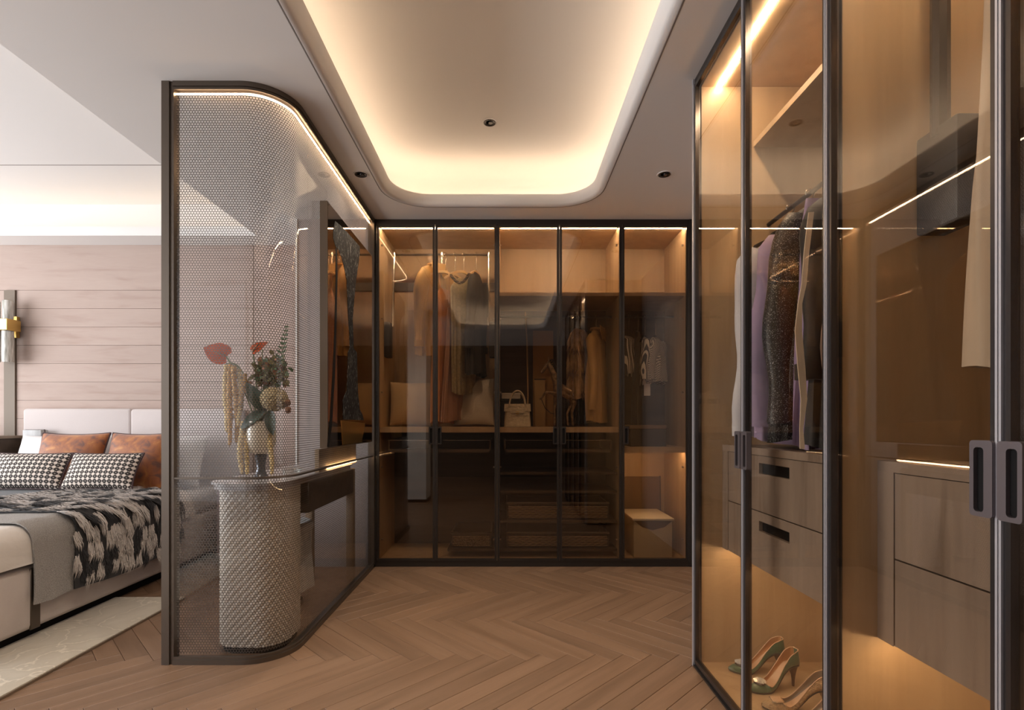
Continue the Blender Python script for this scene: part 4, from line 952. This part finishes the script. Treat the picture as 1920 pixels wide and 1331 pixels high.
# ================================================================ SHOES
plain('green_satin', (.062, .120, .066), .27, sheen=.3, var=.2, vscale=20); plain('nude_leather', (.52, .28, .13), .45); plain('insole', (.62, .42, .28), .5)
plain('heel_brown', (.09, .04, .015), .2); plain('crystal', (.85, .83, .78), .08, .6); plain('sole', (.05, .04, .03), .5)
plain('woven_beige', (.52, .36, .20), .8, bump=.8, bscale=220, var=.25, vscale=120); plain('grey_leather', (.26, .22, .18), .4); plain('buckle', (.72, .62, .48), .2, .8)
def shoe(name, label, group, up, inn, heel_h, ln, wd, heel_mat, insole, deco):
    """pump: toe along +x, heel at x = 0, centre line y = 0"""
    t = root(name, label, 'shoe', (0, 0, 0), group)
    def sole_z(q):                      # q 0 heel .. 1 toe
        if q < .16: return heel_h - .002*q
        s = min(1, (q-.16)/.50); return heel_h*(1 - (3*s*s - 2*s*s*s)) + (.004*max(0, (q-.8)/.2)**2)
    def half(q):
        k = [(0, .40), (.05, .62), (.15, .72), (.35, .62), (.55, .84), (.70, 1.0), (.82, .90), (.92, .62), (.975, .32), (1, .10)]
        for (a, b), (c, d) in zip(k, k[1:]):
            if q <= c: return wd/2*(b + (d-b)*(q-a)/(c-a))
        return wd/2*.1
    def rim(q):                          # height of the upper edge over the sole
        k = [(0, .060), (.10, .055), (.30, .036), (.50, .024), (.64, .020), (.72, .030), (.82, .030), (.92, .022), (1, .010)]
        for (a, b), (c, d) in zip(k, k[1:]):
            if q <= c: return b + (d-b)*(q-a)/(c-a)
        return .01
    n = 40; out = []; ins = []; vamp = .70
    for i in range(n+1):
        q = i/n; x = ln*q; z0 = sole_z(q); w_ = half(q); h = rim(q)
        open_ = max(.0, 1 - max(0, (q-vamp)/.05)) if q > vamp else 1.0
        row = []; row2 = []
        for k in range(17):
            a = -1 + k/8        # -1 .. 1 round the section, 0 at the sole
            s = abs(a); sg = 1 if a >= 0 else -1
            if s < .35: y = w_*.86*(s/.35); z = 0
            else:
                u = (s-.35)/.65; top = w_*(.80 if q < .3 else .86)*open_ + (1-open_)*w_*.0
                y = w_*(.86 + .16*math.sin(PI*u)*.9)*(1-u**3) + top*u**3 if open_ > .99 else w_*(.86*(1-u)+.18*math.sin(PI*u)) * (1 if u < 1 else 0) + top*u*.0
                z = h*u if open_ > .99 else h*math.sin(PI/2*u)
            lean = -.012*(1-q/.12)*(z/.06) if q < .12 else 0
            row.append((x + lean*-1*.6, sg*y, z0 + .004 + z)); row2.append((x + lean*-.6, sg*max(0, y-.0022), z0 + .0065 + max(0, z-.003)))
        out.append(row); ins.append(row2)
    m = MB().loops(out, closed=False); m.add([], []); m.build('upper', up, t, True, fix=False, ang=75)
    # heel counter closing the back, and inner lining
    lim = int(n*vamp)+1
    MB().loops(ins[:lim+2], closed=False).build('lining', inn, t, True, fix=False, ang=75)
    MB().add([(p[0], p[1], p[2]) for p in out[0]], [tuple(range(17))]).build('heel_counter', up, t, False, fix=False)
    MB().loops([[(ln*q, half(q)*.78*s, sole_z(q)+.0085) for s in (-1, -.5, 0, .5, 1)] for q in [.03 + .66*i/24 for i in range(25)]], closed=False).build('insole', insole, t, True, fix=False)
    MB().loops([[(ln*q, half(q)*.9*s, sole_z(q)+zz) for s, zz in ((-1, .0035), (1, .0035), (1, 0), (-1, 0))] for q in [.02 + .97*i/30 for i in range(31)]], cap0=True, cap1=True).build('sole', 'sole', t, True, ang=50)
    # rim piping along the opening
    rim_pts = [out[i][0] for i in range(lim, -1, -1)] + [out[i][-1] for i in range(0, lim+1)]
    MB().tube(rim_pts, .0016, 5, True).build('topline', insole, t, True)
    if heel_h > .03:
        MB().loops([[(.012+.03*a + cx, b*wd*k, z) for a, b in ((-1+.1, -.5), (.6, -.5), (1, 0), (.6, .5), (-.9, .5), (-1.0, 0))] if False else [(cx + rx*math.cos(2*PI*j/12), ry*math.sin(2*PI*j/12), z) for j in range(12)] for cx, rx, ry, z, k in
                    ((.026, .024, .023, heel_h+.003, 1), (.022, .016, .016, heel_h*.82, 1), (.019, .009, .009, heel_h*.55, 1), (.019, .0055, .0055, heel_h*.25, 1), (.019, .0048, .0048, .0, 1))], cap0=True, cap1=True).build('heel', heel_mat, t, True)
    else:
        MB().loops([[(.03 + rx*math.cos(2*PI*j/14), ry*math.sin(2*PI*j/14), z) for j in range(14)] for rx, ry, z in ((.028, .024, heel_h+.003), (.026, .022, 0))], cap0=True, cap1=True).build('heel', heel_mat, t, True)
    zc = sole_z(.78)+.030; xc = ln*.78
    if deco == 'crystal':
        rr = random.Random(3); m = MB()
        for k in range(95):
            a = k*2.39996; r_ = .021*math.sqrt(k/95); s = rr.uniform(.0028, .0050); c = (xc + r_*math.cos(a), r_*math.sin(a)*1.15, zc + .013 - 14*r_*r_ + rr.uniform(0, .003))
            m.add([(c[0]+s, c[1], c[2]), (c[0], c[1]+s, c[2]), (c[0]-s, c[1], c[2]), (c[0], c[1]-s, c[2]), (c[0], c[1], c[2]+s), (c[0], c[1], c[2]-s)], [(0, 1, 4), (1, 2, 4), (2, 3, 4), (3, 0, 4), (1, 0, 5), (2, 1, 5), (3, 2, 5), (0, 3, 5)])
        b = MB().lathe([(.002, 0), (.022, .001), (.018, .007), (.004, .011)], 18, (xc, 0, zc-.001)).build('buckle', 'stile', t, True, label='round crystal buckle')
        m.build('crystals', 'crystal', b)['kind'] = 'stuff'
    else:
        b = MB().box(xc-.018, xc+.018, -.020, .020, zc+.002, zc+.007, .002, 1).build('buckle', 'insole', t, True, label='square metal-edged bow buckle')
        MB().box(xc-.020, xc+.020, -.022, .022, zc, zc+.004, .001, 1).build('buckle_rim', 'buckle', b, True)
        MB().box(xc-.024, xc-.016, -.030, .030, zc-.002, zc+.003, .002, 1).build('bow', up, t, True)
    return t
def toe_dir(heel, toe): return math.atan2(toe[1]-heel[1], toe[0]-heel[0])
GS = 'green satin pumps'; FZ = .0265
s1 = shoe('high_heel_shoe', 'green satin high heel with crystal buckle, nearer the glass', GS, 'green_satin', 'nude_leather', .085, .225, .076, 'heel_brown', 'insole', 'crystal')
s2 = copy_tree(s1); s2['label'] = 'green satin high heel with crystal buckle, standing behind its twin'
place(s1, (1.165, 2.075, FZ), (0, 0, toe_dir((1.165, 2.075), (.94, 2.02)))); place(s2, (1.165, 2.175, FZ), (0, 0, toe_dir((1.165, 2.165), (.94, 2.185))))
f1 = shoe('woven_shoe', 'beige woven heeled shoe with square buckle beside the green heels', 'beige woven shoes', 'woven_beige', 'grey_leather', .085, .235, .080, 'woven_beige', 'insole', 'bow')
f2 = copy_tree(f1); f2['label'] = 'second beige woven shoe, mostly below the picture edge'
place(f1, (1.175, 1.875, FZ), (0, 0, toe_dir((1.175, 1.875), (.945, 1.912)))); place(f2, (1.185, 1.77, FZ), (0, 0, toe_dir((1.185, 1.77), (.96, 1.80))))
# ================================================================ THINGS IN THE FAR UNITS
plain('ostrich', (.55, .47, .34), .5, bump=.6, bscale=70, var=.15, vscale=30); plain('box_dark', (.022, .018, .016), .6); plain('box_white', (.62, .58, .52), .7)
t = root('handbag', 'cream ostrich-leather handbag with two round handles on the middle shelf', 'bag', (.08, 4.02, 1.047))
L = []
for i in range(13):
    q = i/12; w_ = .105 - .014*q; d = .055 - .028*q; z = 1.047 + .175*q; L.append([(.083 + a, 4.02 + b, z) for a, b in rrect(-w_, w_, -d, d, min(.02, d*.8), 4)])
MB().loops(L, cap0=True, cap1=True).build('body', 'ostrich', t, True)
MB().poly([(-.017, 1.224), (.183, 1.224), (.186, 1.165), (.14, 1.168), (.13, 1.150), (.04, 1.150), (.03, 1.168), (-.02, 1.165)], lambda u, v, d: (u, d - (1.224-v)*.16, v), 3.988, 3.992).build('flap', 'ostrich', t)
for s, y in ((0, 3.985), (1, 4.055)):
    MB().tube([(.083 + .062*math.cos(PI*i/20), y, 1.20 + .125*math.sin(PI*i/20)) for i in range(21)], .0065, 8).build('handle', 'ostrich', t, True)
bx('clasp', .07, .096, 3.968, 3.975, 1.145, 1.165, 'gold', t, .002, 1); MB().tube([(.02, 3.965, 1.155), (.15, 3.965, 1.155)], .004, 6).build('strap', 'ostrich', t, True)
t = root('dark_box', 'dark storage box standing behind the cream handbag', 'box', (.04, 4.27, 1.047)); bx('body', -.05, .13, 4.16, 4.38, 1.046, 1.25, 'box_dark', t, .003, 1); bx('lid', -.053, .133, 4.157, 4.383, 1.25, 1.27, 'box_dark', t, .003, 1)
t = root('white_box', 'flat white box lying on the dark box behind the handbag', 'box', (.04, 4.2, 1.27)); bx('body', -.04, .11, 4.165, 4.30, 1.2705, 1.305, 'box_white', t, .002, 1); bx('lid', -.042, .112, 4.163, 4.302, 1.305, 1.318, 'box_white', t, .002, 1)
plain('art_orange', (.42, .22, .07), .6, var=.1, vscale=5); plain('art_tan', (.46, .29, .13), .6)
t = root('orange_artwork', 'tall orange-brown art panel leaning at the back behind the horse', 'artwork', (.31, 4.36, 1.047))
MB().poly([(.222, 1.047), (.395, 1.047), (.395, 1.86), (.222, 1.86)], lambda u, v, d: (u, d + (v-1.047)*.06, v), 4.345, 4.357).build('board', 'art_orange', t)
MB().poly([(.216, 1.047), (.222, 1.047), (.222, 1.866), (.216, 1.866)], lambda u, v, d: (u, d + (v-1.047)*.06, v), 4.342, 4.36).build('edge_strip', 'dark_oak', t)
t = root('tan_artwork', 'short tan panel in front of the orange one', 'artwork', (.28, 4.31, 1.047))
MB().poly([(.236, 1.047), (.325, 1.047), (.32, 1.44), (.232, 1.44)], lambda u, v, d: (u, d + (v-1.047)*.05, v), 4.305, 4.315).build('board', 'art_tan', t)
MB().poly([(.230, 1.436), (.326, 1.436), (.326, 1.446), (.230, 1.446)], lambda u, v, d: (u, d + (v-1.047)*.05, v), 4.303, 4.317).build('edge_strip', 'dark_oak', t)
# horse figure (skin over a jointed skeleton)
plain('horse_bronze', (.28, .18, .10), .38, .55, var=.5, vscale=45, bump=.3, bscale=60)
HY = 4.08
def HP(px, py, dy=0): p = P(px, py, HY); return Vector((p.x, HY + dy, p.z))
def skin_obj(name, joints, edges, radii, m, parent, rootv=0, sub=2):
    me = bpy.data.meshes.new(name); off = total_loc(parent); me.from_pydata([j - off for j in joints], edges, []); me.materials.append(MATS[m])
    o = bpy.data.objects.new(name, me); C.objects.link(o); o.parent = parent
    md = o.modifiers.new('skin', 'SKIN')
    for v_, r_ in zip(me.skin_vertices[0].data, radii): v_.radius = (r_, r_)
    me.skin_vertices[0].data[rootv].use_root = True; md.use_smooth_shade = True
    s = o.modifiers.new('sub', 'SUBSURF'); s.levels = s.render_levels = sub
    return o
t = root('horse_figure', 'bronze rearing horse figure with one foreleg raised, facing the handbag', 'sculpture', (.40, HY, 1.047))
J = [(HP(1060, 733), .040), (HP(1047, 729), .042), (HP(1042, 712), .032), (HP(1034, 692), .024), (HP(1028, 680), .020), (HP(1021, 690), .017), (HP(1015, 700), .012),
     (HP(1072, 738), .040), (HP(1076, 758, -.02), .020), (HP(1071, 774, -.02), .010), (HP(1074, 798, -.02), .010), (HP(1074, 758, .02), .020), (HP(1064, 774, .02), .010), (HP(1066, 798, .02), .010),
     (HP(1041, 738, -.02), .018), (HP(1023, 735, -.025), .010), (HP(1014, 748, -.03), .007), (HP(1011, 749, -.03), .009), (HP(1043, 745, .02), .018), (HP(1040, 768, .02), .010), (HP(1041, 798, .02), .010)]
E = [(0, 1), (1, 2), (2, 3), (3, 4), (4, 5), (5, 6), (0, 7), (7, 8), (8, 9), (9, 10), (7, 11), (11, 12), (12, 13), (1, 14), (14, 15), (15, 16), (16, 17), (1, 18), (18, 19), (19, 20)]
skin_obj('body', [j for j, r in J], E, [r for j, r in J], 'horse_bronze', t)
MB().tube([HP(1076, 735), HP(1080, 745), HP(1081, 765), HP(1079, 782)], [.010, .016, .013, .003], 8).build('tail', 'dark_metal', t, True)
m = MB()
for i in range(10):
    q = i/9; a = HP(1031 + 17*q, 676 + 34*q); m.tube([a, a + Vector((.02, -.01, .006)), a + Vector((.034, -.02, -.03))], [.008, .007, .002], 6)
m.build('mane', 'dark_metal', t, True)
for dx in (-.008, .008): MB().tube([HP(1029, 678, dx), HP(1028, 667, dx*1.6)], [.007, .001], 6).build('ear', 'horse_bronze', t, True)
MB().tube([HP(1015, 748), HP(1022, 765), HP(1032, 774), HP(1040, 776)], .003, 6).build('bridle', 'dark_metal', t, True)
t = root('walking_cane', 'slim pale cane leaning beside the tall orange panel', 'cane', (.19, 4.2, 1.05))
MB().tube([P(985, 585, 4.36), P(988, 640, 4.33), P(990, 742, 4.28), (.165, 4.26, 1.049)], .006, 8).build('shaft', 'art_tan', t, True); MB().lathe([(.008, 0), (.009, .01), (.007, .03)], 8, (.165, 4.26, 1.046)).build('ferrule', 'dark_metal', t, True)
# jewellery drawers with a lit glass edge, wicker drawers under them
plain('wicker', (.20, .135, .08), .7); plain('wicker_dark', (.07, .05, .035), .8)
pane_mat('glass_drawer', (.72, .66, .58), .06)
def tray_drawer(unit, x0, x1, z0, z1):
    d = MB().box(x0, x1, 3.93, 3.945, z0, z0+.012).box(x0, x0+.012, 3.93, 4.38, z0, z1).box(x1-.012, x1, 3.93, 4.38, z0, z1).box(x0+.012, x1-.012, 3.93, 4.38, z0-.012, z0).build('jewellery_drawer', 'dark_oak', unit)
    bx('glass_front', x0+.012, x1-.012, 3.934, 3.938, z0+.012, z1-.003, 'glass_drawer', d); bx('glass_edge', x0, x1, 3.931, 3.941, z1-.003, z1+.002, 'silver', d)
tray_drawer(U1, -.90, -.12, .865, .945); tray_drawer(U2, -.02, .80, .865, .945)
def wicker_basket(label, x0, x1, z0, z1):
    t = root('wicker_basket', label, 'basket', ((x0+x1)/2, 4.15, z0), 'wicker pull-out baskets')
    m = MB(); y = 3.955; nx = 30; rows = int((z1-z0-.02)/.013)
    for r in range(rows):
        z = z0 + .012 + r*.013; ph = PI*(r % 2)
        m.tube([(x0 + .012 + (x1-x0-.024)*i/(nx*3), y + .005*math.sin(PI*i/3*1.0 + ph), z) for i in range(nx*3+1)], .0058, 5)
    m.build('weave', 'wicker', t, True)['kind'] = 'stuff'
    m = MB()
    for i in range(nx+1): x = x0 + .014 + (x1-x0-.028)*i/nx; m.tube([(x, y, z0+.006), (x, y, z1-.006)], .003, 5)
    m.build('stakes', 'wicker_dark', t)['kind'] = 'stuff'
    MB().tube([(x0, y, z1), (x1, y, z1), (x1, 4.36, z1), (x0, 4.36, z1)], .010, 8, True).build('rim', 'wicker_dark', t, True)
    MB().box(x0, x1, y+.012, y+.016, z0, z1).box(x0, x0+.006, y, 4.36, z0, z1).box(x1-.006, x1, y, 4.36, z0, z1).box(x0, x1, 4.354, 4.36, z0, z1).box(x0, x1, y, 4.36, z0, z0+.006).build('liner', 'wicker_dark', t)
wicker_basket('upper dark wicker basket in the middle wardrobe', .0, .78, .345, .462); wicker_basket('lower dark wicker basket at the foot of the middle wardrobe', .0, .78, .130, .235)
for z in (.335, .118, .56, .70): bx('pull_out_shelf', -.05, .84, 3.93, 4.40, z-.016, z, 'dark_oak', U2)
wicker_basket('low wicker basket at the foot of the wardrobe by the screen', -.42, -.12, .130, .235); bx('pull_out_shelf', -.45, -.095, 3.93, 4.40, .102, .118, 'dark_oak', U1)
# single-door bay: storage box, board and dark box
plain('canvas_beige', (.50, .41, .27), .85, bump=.3, bscale=140); plain('lid_cream', (.66, .60, .48), .8); plain('kraft', (.16, .10, .06), .75)
t = root('storage_box', 'beige canvas storage box with a cream lid in the lit foot bay', 'box', (1.11, 4.15, .052))
bx('body', .965, 1.262, 3.935, 4.36, .051, .335, 'canvas_beige', t, .008, 2); bx('lid', .955, 1.274, 3.925, 4.37, .332, .352, 'lid_cream', t, .006, 2)
MB().poly([(.972, .331), (1.256, .331), (1.20, .285), (1.11, .262), (1.03, .285)], lambda u, v, d: (u, d, v), 3.931, 3.9345).build('front_flap', 'kraft', t)
t = root('leaning_board', 'brown board leaning behind the storage box', 'board', (1.05, 4.38, .052))
MB().poly([(.885, .051), (1.30, .051), (1.30, .62), (.885, .62)], lambda u, v, d: (u, d + (v-.05)*.02, v), 4.385, 4.397).build('sheet', 'kraft', t); MB().poly([(1.30, .051), (1.308, .051), (1.308, .626), (1.30, .626)], lambda u, v, d: (u, d + (v-.05)*.02, v), 4.383, 4.399).build('edge', 'dark_oak', t)
t = root('black_box', 'black lidded box on the shelf below the striped shirts', 'box', (1.1, 4.15, .895)); bx('body', .96, 1.24, 4.02, 4.32, .894, 1.03, 'box_dark', t, .004, 1); bx('lid', .955, 1.245, 4.015, 4.325, 1.03, 1.06, 'kraft', t, .004, 1)
